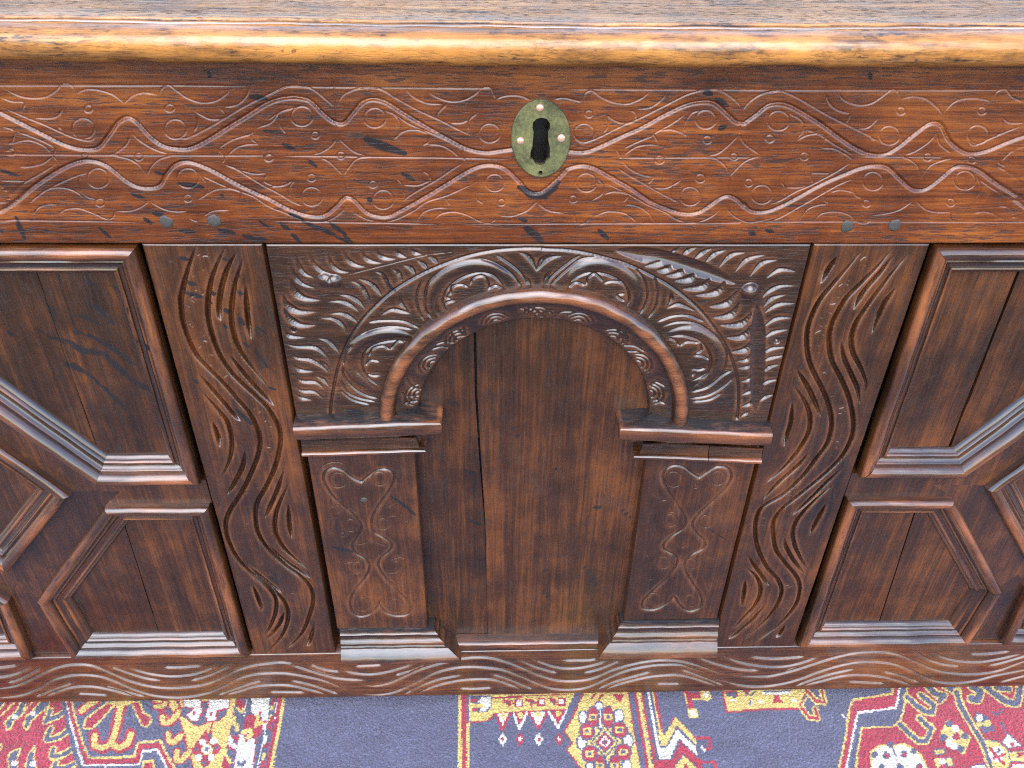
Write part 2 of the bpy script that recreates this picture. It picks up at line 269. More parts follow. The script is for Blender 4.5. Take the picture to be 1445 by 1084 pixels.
def stain_xz(x, z):
    """how deeply the wood is soaked at places on the front (x across, z up)"""
    s = np.zeros_like(x)
    for hw, px in STAINS:
        q = U(spline(px, 4)); r = hw*.00050
        m = (x > q[:, 0].min()-2*r) & (x < q[:, 0].max()+2*r) & (z > q[:, 1].min()-2*r) & (z < q[:, 1].max()+2*r)
        if not m.any(): continue
        xm, zm = x[m], z[m]; best = np.full(xm.shape, 9.0)
        for i in range(len(q)-1):
            a, b = q[i], q[i+1]; ab = b-a; t = np.clip(((xm-a[0])*ab[0]+(zm-a[1])*ab[1])/(ab@ab+1e-12), 0, 1)
            tt = (i+t)/(len(q)-1); ww = r*(.55+.45*np.sin(np.pi*np.clip(tt, 0, 1)))
            best = np.minimum(best, np.hypot(xm-a[0]-ab[0]*t, zm-a[1]-ab[1]*t)/ww)
        s[m] = np.maximum(s[m], np.clip(1.5-best, 0, 1))
    return s

# ------------------------------------------------------------------ materials
def nodes(name):
    m = bpy.data.materials.new(name); m.use_nodes = True; n = m.node_tree.nodes; n.clear()
    out = n.new("ShaderNodeOutputMaterial"); b = n.new("ShaderNodeBsdfPrincipled")
    m.node_tree.links.new(b.outputs[0], out.inputs[0]); return m, n, m.node_tree.links, b
def mth(n, l, op, a, b=None, clamp=False):
    q = n.new("ShaderNodeMath"); q.operation = op; q.use_clamp = clamp
    for i, v in enumerate((a, b)):
        if v is None: continue
        if isinstance(v, (int, float)): q.inputs[i].default_value = v
        else: l.new(v, q.inputs[i])
    return q.outputs[0]
def mix(n, l, f, a, b, mode='MIX'):
    q = n.new("ShaderNodeMix"); q.data_type = 'RGBA'; q.blend_type = mode
    for s, v in ((0, f), (6, a), (7, b)):
        if isinstance(v, (int, float)): q.inputs[s].default_value = v
        elif isinstance(v, tuple): q.inputs[s].default_value = (*v, 1)
        else: l.new(v, q.inputs[s])
    return q.outputs[2]
def ramp(n, l, f, stops):
    q = n.new("ShaderNodeValToRGB"); e = q.color_ramp.elements
    while len(e) < len(stops): e.new(.5)
    for i, (p, c) in enumerate(stops):
        e[i].position = p; e[i].color = (*c, 1) if isinstance(c, tuple) else (c, c, c, 1)
    l.new(f, q.inputs[0]); return q.outputs[0]
def noise(n, l, vec, scale, detail=4, rough=.6, dist=0.0):
    q = n.new("ShaderNodeTexNoise"); q.inputs['Scale'].default_value = scale; q.inputs['Detail'].default_value = detail
    q.inputs['Roughness'].default_value = rough; q.inputs['Distortion'].default_value = dist; l.new(vec, q.inputs['Vector']); return q.outputs[0]
def mapping(n, l, vec, s):
    q = n.new("ShaderNodeMapping"); q.inputs['Scale'].default_value = s; l.new(vec, q.inputs[0]); return q.outputs[0]

def wood(name, grain, dark, mid, light, wear, rough=.30, pores=.6, contrast=1.0, flecks=.5, bump=.45, coat=(.5, .28), spec=.15, alen=1.0, grime_shade=.45):
    m, n, l, b = nodes(name)
    tc = n.new("ShaderNodeTexCoord"); oi = n.new("ShaderNodeObjectInfo")
    off = n.new("ShaderNodeVectorMath"); off.operation = 'MULTIPLY_ADD'
    l.new(oi.outputs['Random'], off.inputs[0]); off.inputs[1].default_value = (3.1, 2.3, 4.7); l.new(tc.outputs['Object'], off.inputs[2])
    v = off.outputs[0]
    def st(a, c):   # along, across
        return mapping(n, l, v, (a*alen, c, c) if grain == 'x' else (c, c, a))
    wobble = noise(n, l, st(3, 7), 1, 2, .5)
    fib = noise(n, l, st(11, 420), 1, 6, .72, .3)
    band = noise(n, l, st(2.2, 46), 1, 6, .7, .7)
    patch = noise(n, l, v, 11, 4, .62)
    patch2 = noise(n, l, v, 42, 5, .7)
    fleck = noise(n, l, st(42, 150), 1, 3, .55, .4)
    pore = noise(n, l, st(75, 760), 1, 2, .5)
    t = mth(n, l, 'ADD', mth(n, l, 'MULTIPLY', fib, .55*contrast), mth(n, l, 'MULTIPLY', band, .36))
    t = mth(n, l, 'ADD', t, mth(n, l, 'MULTIPLY', patch, .34))
    t = mth(n, l, 'ADD', t, mth(n, l, 'MULTIPLY', patch2, .16))
    col = ramp(n, l, t, [(.59+.275*(contrast-1), dark), (.705+.275*(contrast-1), mid), (.845+.275*(contrast-1), light)])
    # medullary flecks and open pores
    fl = ramp(n, l, fleck, [(.60, 0.0), (.72, 1.0)])
    col = mix(n, l, mth(n, l, 'MULTIPLY', fl, flecks*.35), col, light)
    pr = ramp(n, l, pore, [(.38, 1.0), (.46, 0.0)])
    pr = mth(n, l, 'MULTIPLY', pr, ramp(n, l, noise(n, l, st(6, 60), 1, 2), [(.32, 0.0), (.52, 1.0)]))
    col = mix(n, l, mth(n, l, 'MULTIPLY', pr, pores), col, (.012, .008, .007))
    # old wax and handling: uneven blackened patches
    gr = ramp(n, l, noise(n, l, v, 23, 6, .72, .3), [(.56, 0.0), (.72, 1.0)])
    col = mix(n, l, mth(n, l, 'MULTIPLY', gr, grime_shade), col, (.020, .012, .009))
    at = n.new("ShaderNodeAttribute"); at.attribute_name = 'wear'
    wn = ramp(n, l, noise(n, l, st(14, 90), 1, 4, .65), [(.36, 0.0), (.6, 1.0)])
    col = mix(n, l, mth(n, l, 'MULTIPLY', at.outputs['Fac'], wn), col, wear)
    sa = n.new("ShaderNodeAttribute"); sa.attribute_name = 'stain_shade'  # soaked spots, plus shade painted on ledges and in the keyhole
    sn = noise(n, l, st(60, 200), 1, 4, .7)
    sm = ramp(n, l, mth(n, l, 'MULTIPLY', sa.outputs['Fac'], mth(n, l, 'ADD', mth(n, l, 'MULTIPLY', sn, 2.2), -.35)), [(.26, 0.0), (.60, 1.0)])
    col = mix(n, l, mth(n, l, 'MULTIPLY', sm, .94), col, (.010, .009, .010))
    tone = mth(n, l, 'ADD', mth(n, l, 'MULTIPLY', oi.outputs['Random'], .3), .85)
    hv = n.new("ShaderNodeHueSaturation"); l.new(col, hv.inputs['Color']); l.new(tone, hv.inputs['Value'])
    l.new(hv.outputs[0], b.inputs['Base Color'])
    rr = mth(n, l, 'ADD', mth(n, l, 'MULTIPLY', patch2, .22), rough-.11)
    rr = mth(n, l, 'ADD', rr, mth(n, l, 'MULTIPLY', pr, .25))
    l.new(rr, b.inputs['Roughness']); b.inputs['IOR'].default_value = 1.55
    b.inputs['Specular IOR Level'].default_value = spec; b.inputs['Coat Weight'].default_value = max(coat[0], 0)
    if coat[0] < 0: l.new(mth(n, l, 'ADD', mth(n, l, 'MULTIPLY', at.outputs['Fac'], 1.0), .0, True), b.inputs['Coat Weight'])   # only the handled edge is polished
    else: l.new(mth(n, l, 'MULTIPLY', mth(n, l, 'SUBTRACT', 1.0, mth(n, l, 'MULTIPLY', sm, .8)), coat[0]), b.inputs['Coat Weight'])
    b.inputs['Coat Roughness'].default_value = coat[1]; b.inputs['Coat IOR'].default_value = 1.6
    hgt = mth(n, l, 'ADD', mth(n, l, 'MULTIPLY', fib, .6), mth(n, l, 'MULTIPLY', pr, -.7))
    hgt = mth(n, l, 'ADD', hgt, mth(n, l, 'MULTIPLY', noise(n, l, v, 130, 3, .6), .5))
    bp = n.new("ShaderNodeBump"); bp.inputs['Strength'].default_value = bump; bp.inputs['Distance'].default_value = .0006
    l.new(hgt, bp.inputs['Height']); l.new(bp.outputs[0], b.inputs['Normal'])
    return m

WEAR = (.17, .060, .024)
MAT = {}
MAT['rail'] = wood('waxed_oak_red', 'x', (.026, .0062, .0016), (.092, .0205, .0033), (.215, .0600, .0090), WEAR, .32, .7, .85, .9, coat=(.45, .2), grime_shade=.25)
MAT['low_rail'] = wood('waxed_oak_foot_rail', 'x', (.016, .0056, .0020), (.052, .0150, .0038), (.112, .0350, .0070), WEAR, .32, .6, coat=(.8, .22))
MAT['stile'] = wood('waxed_oak_dark', 'z', (.0070, .0031, .0015), (.027, .0083, .0023), (.098, .0285, .0052), WEAR, .32, .4, .50, coat=(.65, .22))
MAT['panel'] = wood('waxed_oak_panel', 'z', (.0070, .0031, .0014), (.026, .0080, .0022), (.088, .0262, .0050), WEAR, .34, .35, .62)
MAT['arch'] = wood('waxed_oak_carved', 'x', (.0062, .0029, .0016), (.018, .0063, .0022), (.058, .0180, .0045), WEAR, .28, .4, .7, coat=(.75, .20))
MAT['strip'] = wood('waxed_oak_moulding', 'x', (.0068, .0031, .0015), (.023, .0074, .0022), (.080, .0240, .0050), (.20, .062, .018), .26, .4, .8, coat=(.9, .20))
MAT['lid'] = wood('waxed_oak_lid', 'x', (.048, .021, .009), (.19, .078, .018), (.38, .172, .040), (.50, .195, .036), .50, .8, 1.2, .9, coat=(-1, .27), spec=.12, alen=2.2)
MAT['inner'] = wood('shaded_oak_inside', 'x', (.003, .0025, .002), (.006, .004, .003), (.009, .006, .005), WEAR, .7, .3)  # near-black: the shade inside the chest is put into this colour

def plain(name, col, rough, metal=0, nscale=60, var=.5, spec=.5, dark=None, bump=.2):
    m, n, l, b = nodes(name); tc = n.new("ShaderNodeTexCoord"); v = tc.outputs['Object']
    f = noise(n, l, v, nscale, 6, .7); f2 = noise(n, l, v, nscale*6, 4, .6)
    f = mth(n, l, 'ADD', mth(n, l, 'MULTIPLY', f, .7), mth(n, l, 'MULTIPLY', f2, .3))
    dk = dark or tuple(c*(1-var) for c in col)
    c = ramp(n, l, f, [(.36, dk), (.62, col)])
    l.new(c, b.inputs['Base Color']); b.inputs['Metallic'].default_value = metal
    l.new(mth(n, l, 'ADD', mth(n, l, 'MULTIPLY', f2, .25), rough-.12), b.inputs['Roughness'])
    bp = n.new("ShaderNodeBump"); bp.inputs['Strength'].default_value = bump; bp.inputs['Distance'].default_value = .0004
    l.new(f2, bp.inputs['Height']); l.new(bp.outputs[0], b.inputs['Normal']); return m
MAT['brass'] = plain('tarnished_brass', (.165, .155, .062), .42, .6, 70, .4, dark=(.050, .053, .026))
MAT['copper'] = plain('copper_rivet', (.62, .36, .25), .38, .6, 300, .3)
MAT['peg'] = plain('dark_oak_peg', (.034, .027, .021), .6, 0, 500, .6)
MAT['ground'] = plain('grey_paving', (.075, .072, .066), .9, 0, 8, .3)

# ------------------------------------------------------------------ mesh helpers
def link(name, verts, faces, mat, parent=None, smooth=True, sharp=None, attrs=None, loops=None):
    me = bpy.data.meshes.new(name)
    if isinstance(faces, np.ndarray):
        nv, nf = len(verts), len(faces); k = faces.shape[1]
        me.vertices.add(nv); me.vertices.foreach_set('co', np.ascontiguousarray(verts, np.float32).ravel())
        me.loops.add(nf*k); me.loops.foreach_set('vertex_index', np.ascontiguousarray(faces, np.int32).ravel())
        me.polygons.add(nf); me.polygons.foreach_set('loop_start', np.arange(0, nf*k, k, dtype=np.int32))
        me.polygons.foreach_set('loop_total', np.full(nf, k, np.int32)); me.update(calc_edges=True)
    else:
        me.from_pydata([tuple(v) for v in verts], [], [tuple(f) for f in faces])
    me.polygons.foreach_set('use_smooth', np.full(len(me.polygons), smooth))
    for an, av in (attrs or {}).items():
        a = me.attributes.new(an, 'FLOAT', 'POINT'); a.data.foreach_set('value', np.ascontiguousarray(av, np.float32))
    if sharp: me.set_sharp_from_angle(angle=math.radians(sharp))
    me.materials.append(MAT[mat] if isinstance(mat, str) else mat)
    o = bpy.data.objects.new(name, me); sc.collection.objects.link(o)
    if parent: o.parent = parent
    return o
chest = bpy.data.objects.new('carved_chest', None); sc.collection.objects.link(chest)
chest['label'] = 'dark carved oak chest with an arched centre panel and oval brass keyhole plate'
chest['category'] = 'chest'

def bumpy(x, z, amp, seed):
    r = np.random.default_rng(seed); h = np.zeros_like(x)
    for k in range(14):
        f = r.uniform(15, 160); a = r.uniform(0, 2*math.pi); h += np.sin(x*f*math.cos(a)+z*f*math.sin(a)*1.5+r.uniform(0, 6))*(30/f)**.6
    return h*amp/3

def axis(lo, hi, a, b, fine, coarse):
    """grid lines from lo to hi, close together between a and b"""
    parts = []
    if a > lo: parts.append(np.linspace(lo, a, max(2, int((a-lo)/coarse)+1))[:-1])
    a, e = max(a, lo), min(b, hi); parts.append(np.linspace(a, e, int((e-a)/fine)+1))
    if b < hi: parts.append(np.linspace(b, hi, max(2, int((hi-b)/coarse)+1))[1:])
    return np.concatenate(parts)

def raster(xs, zs, strokes):
    """groove depth (and raised beads) on the grid"""
    cut = np.zeros((len(zs), len(xs))); up = np.zeros_like(cut)
    for kind, q in strokes:
        hw, dep, prof, tap = KIND[kind]; asym = 0.0 if kind in 'RVmtfc' or kind == 'cp' else 1.0   # the gouge leans: steep above, sloping below
        n = len(q)-1; L = max(n, 1)
        for i in range(n):
            a, b = q[i], q[i+1]; R = hw*1.5
            i0, i1 = np.searchsorted(xs, [min(a[0], b[0])-R, max(a[0], b[0])+R]); j0, j1 = np.searchsorted(zs, [min(a[1], b[1])-R, max(a[1], b[1])+R])
            if i0 >= i1 or j0 >= j1: continue
            X, Z = np.meshgrid(xs[i0:i1], zs[j0:j1]); ab = b-a
            t = np.clip(((X-a[0])*ab[0]+(Z-a[1])*ab[1])/(ab@ab+1e-14), 0, 1)
            dz = Z-a[1]-ab[1]*t; d = np.hypot(X-a[0]-ab[0]*t, dz); s = (i+t)/L
            k = np.ones_like(s) if tap == 0 else np.clip(np.minimum(s, 1-s)/tap, 0.02, 1)**.6
            nz_ = dz/(d+1e-9); wd = np.where(nz_ > 0, 1-asym*.55*nz_, 1-asym*.45*nz_)
            e = np.clip(d/(hw*k*wd), 0, 1)
            h = (1-e*e) if prof == 'U' else (1-e)*(1.0+.25*e)
            if kind in 'SALW':      # a cut floor that rises from a steep upper wall to the lower edge
                a_ = np.abs(nz_)**.8*.9; u = np.clip(d/(hw*k), 0, 1.2); rp_ = np.where(nz_ > 0, np.clip((1.0-u)/.6, 0, 1)*(.5+.5*np.minimum(u, 1)), np.clip((1-u)*.5, 0, 1))
                h = a_*rp_+(1-a_)*h
            if dep > 0: cut[j0:j1, i0:i1] = np.maximum(cut[j0:j1, i0:i1], dep*k*h)
            else: up[j0:j1, i0:i1] = np.maximum(up[j0:j1, i0:i1], -dep*k*h)
    k3 = lambda f: .25*np.roll(f, 1, 0)+.5*f+.25*np.roll(f, -1, 0)
    cut = k3(k3(cut.T).T)*.45+cut*.55; up = k3(k3(up.T).T)
    return cut, up

def world_strokes(kinds=None, shift=0.0):
    return [(k, U(spline(p))+[shift, 0]) for k, p in CARVE]
WS = world_strokes()
def inside(q, x0, x1, z0, z1):
    c = q.mean(0); return x0-.01 < c[0] < x1+.01 and z0-.012 < c[1] < z1+.012

def carved(name, x0, x1, z0, z1, fine, mat, y0=0.0, thick=.022, dense=None, strokes=None, amp=.00022, seed=1, shape=None, drop=None, rnd=.0012, coarse=.004, edge_wear=.6, shade_fn=None):
    xs = axis(x0, x1, *(dense or (x0, x1)), fine, coarse); zs = np.linspace(z0, z1, int((z1-z0)/fine)+1)
    cut, up = raster(xs, zs, strokes if strokes is not None else [(k, q) for k, q in WS if inside(q, x0, x1, z0, z1)])
    X, Z = np.meshgrid(xs, zs); Y = y0+bumpy(X, Z, amp, seed)
    e = np.minimum(np.minimum(X-x0, x1-X), np.minimum(Z-z0, z1-Z)); Y += .0009*np.clip(1-e/rnd, 0, 1)**2
    Y += cut-up
    if shape is not None: Y = shape(X, Z, Y)
    nz, nx = X.shape; idx = np.arange(nz*nx).reshape(nz, nx)
    F = np.stack([idx[:-1, :-1], idx[:-1, 1:], idx[1:, 1:], idx[1:, :-1]], -1).reshape(-1, 4)
    if drop is not None:
        D = drop(X, Z); k = (D[:-1, :-1] & D[:-1, 1:] & D[1:, 1:] & D[1:, :-1]).ravel(); F = F[~k]
    V = np.stack([X, Y, Z], -1).reshape(-1, 3)
    ring = np.concatenate([idx[0, :], idx[1:, -1], idx[-1, -2::-1], idx[-2:0:-1, 0]])
    B = V[ring].copy(); B[:, 1] = y0+thick; nb = len(V)+np.arange(len(ring))
    S = np.stack([ring, nb, np.roll(nb, -1), np.roll(ring, -1)], -1)
    mk = (cut > .0004).astype(float); bl = mk.copy(); kk = max(1, int(.0030/fine))
    for ax in (0, 1):
        c = np.cumsum(np.pad(bl, [(kk+1, kk) if a == ax else (0, 0) for a in (0, 1)], mode='edge'), axis=ax)
        bl = (np.take(c, range(2*kk+1, c.shape[ax]), axis=ax)-np.take(c, range(0, c.shape[ax]-2*kk-1), axis=ax))/(2*kk+1)
    wr = np.concatenate([(np.clip(bl*1.6, 0, 1)*(1-mk)*edge_wear).ravel(), np.zeros(len(ring))])
    V = np.vstack([V, B]); st = stain_xz(V[:, 0], V[:, 2])
    if shade_fn is not None: st = np.maximum(st, shade_fn(V[:, 0], V[:, 2]))
    return link(name, V, np.vstack([F, S]), mat, chest, attrs={'stain_shade': st, 'wear': wr})

def prism(name, poly, y0, y1, mat, cell=.005, rnd=.0008, seed=3, amp=.0002, front_extra=None):
    """a flat board with outline poly (x,z), front at y0, back at y1"""
    bm = bmesh.new(); p = np.array(poly, float)
    if 0.5*np.sum(p[:, 0]*np.roll(p[:, 1], -1)-np.roll(p[:, 0], -1)*p[:, 1]) < 0: p = p[::-1]
    bm.faces.new([bm.verts.new((a[0], y0, a[1])) for a in p])
    for ax in (0, 2):
        lo, hi = p[:, ax//2].min(), p[:, ax//2].max(); no = Vector((1, 0, 0)) if ax == 0 else Vector((0, 0, 1))
        for c in np.arange(lo+cell, hi-cell*.3, cell):
            bmesh.ops.bisect_plane(bm, geom=bm.verts[:]+bm.edges[:]+bm.faces[:], dist=1e-6, plane_co=no*c, plane_no=no)
    bound = [e for e in bm.edges if len(e.link_faces) == 1]
    r = bmesh.ops.extrude_edge_only(bm, edges=bound)
    newv = [g for g in r['geom'] if isinstance(g, bmesh.types.BMVert)]; ns = set(newv)
    for v in newv: v.co.y = y1
    bm.verts.ensure_lookup_table()
    co = np.array([v.co[:] for v in bm.verts]); fr = np.array([v not in ns for v in bm.verts])
    Y = bumpy(co[:, 0], co[:, 2], amp, seed)
    for v, dy, f in zip(bm.verts, Y, fr):
        if f: v.co.y += dy
    bmesh.ops.recalc_face_normals(bm, faces=bm.faces[:])
    me = bpy.data.meshes.new(name); bm.to_mesh(me); bm.free()
    a = me.attributes.new('stain_shade', 'FLOAT', 'POINT'); a.data.foreach_set('value', stain_xz(co[:, 0], co[:, 2]).astype(np.float32))
    me.polygons.foreach_set('use_smooth', np.full(len(me.polygons), True)); me.set_sharp_from_angle(angle=math.radians(40))
    me.materials.append(MAT[mat]); o = bpy.data.objects.new(name, me); sc.collection.objects.link(o); o.parent = chest; return o

def clip(poly, a, b, gap, side):
    """keep the part of a convex outline on one side of the line a-b, set back by gap"""
    a, b = np.array(a, float), np.array(b, float); nrm = np.array([-(b-a)[1], (b-a)[0]]); nrm /= np.linalg.norm(nrm); nrm *= side
    d = [(np.array(p)-a)@nrm-gap for p in poly]; out = []
    for i in range(len(poly)):
        j = (i+1) % len(poly); p, q = np.array(poly[i]), np.array(poly[j])
        if d[i] >= 0: out.append(tuple(p))
        if d[i]*d[j] < 0: t = d[i]/(d[i]-d[j]); out.append(tuple(p+(q-p)*t))
    return out
def inset(poly, s):
    p = np.array(poly, float)
    if 0.5*np.sum(p[:, 0]*np.roll(p[:, 1], -1)-np.roll(p[:, 0], -1)*p[:, 1]) < 0: p = p[::-1]
    e = np.roll(p, -1, 0)-p; e /= np.linalg.norm(e, axis=1)[:, None]; nrm = np.stack([-e[:, 1], e[:, 0]], 1)   # inward, outline is anticlockwise
    pn = np.roll(nrm, 1, 0); m = (nrm+pn)/(1+(nrm*pn).sum(1))[:, None]
    return p, m, [tuple(v) for v in p+m*s]

PROF = [(0, .006), (0, -.0015), (.0010, -.0038), (.0028, -.0052), (.0050, -.0055), (.0072, -.0046), (.0092, -.0026), (.0104, -.0002), (.0106, .0010),
        (.0122, .0006), (.0128, .0012), (.0132, .0024), (.0150, .0036), (.0172, .0040), (.0176, .0040), (.0178, .0030), (.0190, .0027), (.0200, .0034),
        (.0206, .0052), (.0222, .0060), (.0232, .0072), (.0240, .0098)]
PW = [.1, .3, .8, 1, .9, .6, .3, .1, 0, .7, .6, 0, 0, 0, .1, .5, .9, .6, .1, .2, .1, 0]
def strips(poly, seed):
    p, m, _ = inset(poly, 0); n = len(p); S = np.array(PROF)
    for i in range(n):
        a, b, ma, mb = p[i], p[(i+1) % n], m[i], m[(i+1) % n]; L = np.linalg.norm(b-a); K = max(5, int(L/.006))
        t = np.linspace(0, 1, K)[:, None]; V = []; r = np.random.default_rng(seed*10+i)
        ph = r.uniform(0, 6, 6)
        for k in range(K):
            u = t[k, 0]; wv = .00022*(math.sin(u*L*90+ph[0])+math.sin(u*L*210+ph[1])*.6); ws = .00016*math.sin(u*L*120+ph[2])
            for s, y in S:
                q = (a+ma*(s))*(1-u)+(b+mb*(s))*u
                V.append((q[0], y+wv*(1 if s < .011 else .4)+ws, q[1]))
        V = np.array(V); ns = len(S); idx = np.arange(K*ns).reshape(K, ns)
        F = np.stack([idx[:-1, :-1], idx[1:, :-1], idx[1:, 1:], idx[:-1, 1:]], -1).reshape(-1, 4)
        wear = np.tile(np.array(PW), K)*(.55+.45*np.sin(np.repeat(t[:, 0], ns)*L*35+ph[3]))
        d = (b-a)/L; mw = Matrix(((d[0], 0, -d[1], a[0]), (0, 1, 0, 0), (d[1], 0, d[0], a[1]), (0, 0, 0, 1)))
        Vl = np.stack([(V[:, 0]-a[0])*d[0]+(V[:, 2]-a[1])*d[1], V[:, 1], -(V[:, 0]-a[0])*d[1]+(V[:, 2]-a[1])*d[0]], 1)
        st = stain_xz(V[:, 0], V[:, 2])
        o = link('moulding', Vl, F[:, ::-1], 'strip', chest, sharp=42, attrs={'wear': np.clip(wear, 0, 1), 'stain_shade': st}); o.matrix_local = mw

def sweep(name, path, prof, mat, wear=None, tilt=(0, 0), cap=True, seed=0, parent=None, grime_shade=None, ret=(1, 1)):
    """a moulding run round a plan path (x,y); prof is (z, how far it stands out)"""
    P_ = np.array(path, float); e = P_[1:]-P_[:-1]; L = np.linalg.norm(e, axis=1); e /= L[:, None]; nr = np.stack([e[:, 1], -e[:, 0]], 1)
    pts = []; mit = []
    for i in range(len(P_)):
        if i == 0: mv = nr[0]
        elif i == len(P_)-1: mv = nr[-1]
        else: mv = (nr[i-1]+nr[i])/(1+nr[i-1]@nr[i])
        if i > 0:
            K = int(L[i-1]/.006) if L[i-1] > .02 else 1
            for k in range(1, K): pts.append(P_[i-1]+(P_[i]-P_[i-1])*k/K); mit.append(None)
            mi = i-1
            for k in range(len(mit)):
                if mit[k] is None: mit[k] = nr[mi]
        pts.append(P_[i]); mit.append(mv)
    r = np.random.default_rng(seed); ph = r.uniform(0, 6, 3); V = []; W = []
    for k, (q, mv) in enumerate(zip(pts, mit)):
        for j, (z, o) in enumerate(prof):
            wb = .0002*math.sin(q[0]*160+ph[0])+.00015*math.sin(q[0]*370+ph[1]+j)
            x, y = q+mv*(o+(wb if o > .001 else 0))*np.array([ret[0], 1]); V.append((x, y, z+(x-tilt[1])*tilt[0])); W.append((wear[j] if wear else 0)*(.6+.4*math.sin(q[0]*60+ph[2])))
    n = len(prof); K = len(pts); idx = np.arange(K*n).reshape(K, n)
    F = [tuple(f) for f in np.stack([idx[:-1, :-1], idx[:-1, 1:], idx[1:, 1:], idx[1:, :-1]], -1).reshape(-1, 4)[:, ::-1]]
    if cap: F += [tuple(idx[0]), tuple(idx[-1][::-1])]
    V = np.array(V)
    return link(name, V, F, mat, parent or chest, sharp=38, attrs={'wear': np.clip(W, 0, 1), 'stain_shade': np.maximum(stain_xz(V[:, 0], V[:, 2]), np.resize(np.array(grime_shade or [0.0]*n), len(V)))})

# ------------------------------------------------------------------ carcass
Z0, Z1, ZB, ZL = .0845, .5212, .012, .6415      # foot rail top, frieze rail bottom, foot rail bottom, underside of the lid
HX = .748
prism('front_lining', [(-HX+.03, ZB+.02), (HX-.03, ZB+.02), (HX-.03, ZL-.005), (-HX+.03, ZL-.005)], .0225, .028, 'inner', .2)
for sx in (-1, 1):
    o = link('side_panel', [(sx*(HX-.03), y, z) for y in (.035, .52) for z in (.02, ZL)]+[(sx*HX, y, z) for y in (.035, .52) for z in (.02, ZL)],
             [(0, 1, 3, 2), (4, 6, 7, 5), (0, 2, 6, 4), (1, 5, 7, 3), (0, 4, 5, 1), (2, 3, 7, 6)], 'panel', chest, smooth=False)
link('back_panel', [(x, y, z) for x in (-HX, HX) for y in (.521, .54) for z in (.02, ZL)],
     [(0, 1, 3, 2), (4, 6, 7, 5), (0, 2, 6, 4), (1, 5, 7, 3), (0, 4, 5, 1), (2, 3, 7, 6)], 'panel', chest, smooth=False)

# keyhole: the wood is cut away behind the brass plate
KEY = np.array([U([(680+a/5.706, 110+b/5.706)])[0] for a, b in [(477, 312), (520, 320), (548, 360), (545, 400), (530, 425), (535, 500), (548, 560), (545, 640), (520, 650), (500, 685), (465, 693),
      (430, 680), (410, 648), (385, 640), (390, 590), (405, 540), (415, 430), (405, 390), (410, 350), (440, 320)]])
kc = KEY.mean(0)
def key_shape(X, Z, Y):
    m = (np.abs(X-kc[0]) < .0052) & (Z < kc[1]+.016) & (Z > kc[1]-.0205)
    return np.where(m, Y+.024, Y)
# the two rails: carving goes on past the picture with the same repeat
fr = [(k, q) for k, q in WS if inside(q, -2, 2, Z1, ZL)]
per = .2425*1.0
ext = [(k, q-[2*per, 0]) for k, q in fr if -.30+per*0 < q[:, 0].mean() < .185]+[(k, q+[2*per, 0]) for k, q in fr if -.22 < q[:, 0].mean() < .26]
ext = [(k, q) for k, q in ext if abs(q[:, 0].mean()) > .33]
carved('top_rail', -HX, HX, Z1, ZL, .00043, 'rail', dense=(-.325, .295), strokes=fr+ext, edge_wear=.2, shade_fn=lambda x, z: ((np.abs(x-kc[0]) < .006) & (z < kc[1]+.017) & (z > kc[1]-.0215))*1.5, shape=key_shape, seed=5, coarse=.0014)  # shade inside the keyhole is painted into the wood colour
lr = [(k, q) for k, q in WS if inside(q, -2, 2, ZB, Z0) and k == 'b']
carved('bottom_rail', -HX, HX, ZB, Z0, .00068, 'low_rail', dense=(-.56, .56), strokes=lr, seed=6, thick=.03)
for sx in (-1, 1):      # the end posts stand on the rug and carry the chest
    a, b = sorted((sx*.648, sx*HX)); prism('corner_post', [(a, Z0+.0006), (b, Z0+.0006), (b, Z1-.0006), (a, Z1-.0006)], .0005, .05, 'stile', .02)
    prism('foot', [(a, -.0172), (b, -.0172), (b, ZB-.0006), (a, ZB-.0006)], .002, .05, 'stile', .02)

# ------------------------------------------------------------------ stiles, arch panel
def ribbon_marks(x0, x1, z0, z1, seed):
    """little crescents punched along the ribbon"""
    r = np.random.default_rng(seed); g = [q for k, q in WS if k == 'G' and inside(q, x0, x1, z0, z1)]
    out = []
    if len(g) < 2: return out
    t = np.linspace(0, 1, 220); A, B = [np.stack([np.interp(t, np.linspace(0, 1, len(q)), q[:, c]) for c in (0, 1)], 1) for q in g[:2]]
    for k in range(6, 214, 5):
        m = A[k]*.5+B[k]*.5; wd = np.linalg.norm(A[k]-B[k])*.3; ang = r.uniform(0, 6.28)
        if k % 20 < 10:
            th = np.linspace(ang, ang+1.6, 6); rr = r.uniform(.0025, .0045); c = m+r.uniform(-.3, .3, 2)*wd
            out.append(('t', c+rr*np.stack([np.cos(th), np.sin(th)], 1)))
        for _ in range(1):
            c = m+r.uniform(-1, 1, 2)*wd*.8; d = r.uniform(-.0012, .0012, 2); out.append(('m', np.array([c, c+d, c+d*1.5])))
    return out
for nm, x0, x1, sd_ in (('stile', -.2630, -.1846, 11), ('stile', .1838, .2630, 12)):
    ks = [(k, q) for k, q in WS if k in 'gGf' and inside(q, x0, x1, Z0, Z1)]
    carved(nm, x0, x1, Z0+.0005, Z1-.0006, .00052, 'stile', y0=.0004, strokes=ks+ribbon_marks(x0, x1, Z0, Z1, sd_), seed=sd_)
AC, RO, RI, RP = .3705, .1190, .1062, .0893      # arch centre height; bead outside, bead inside, opening
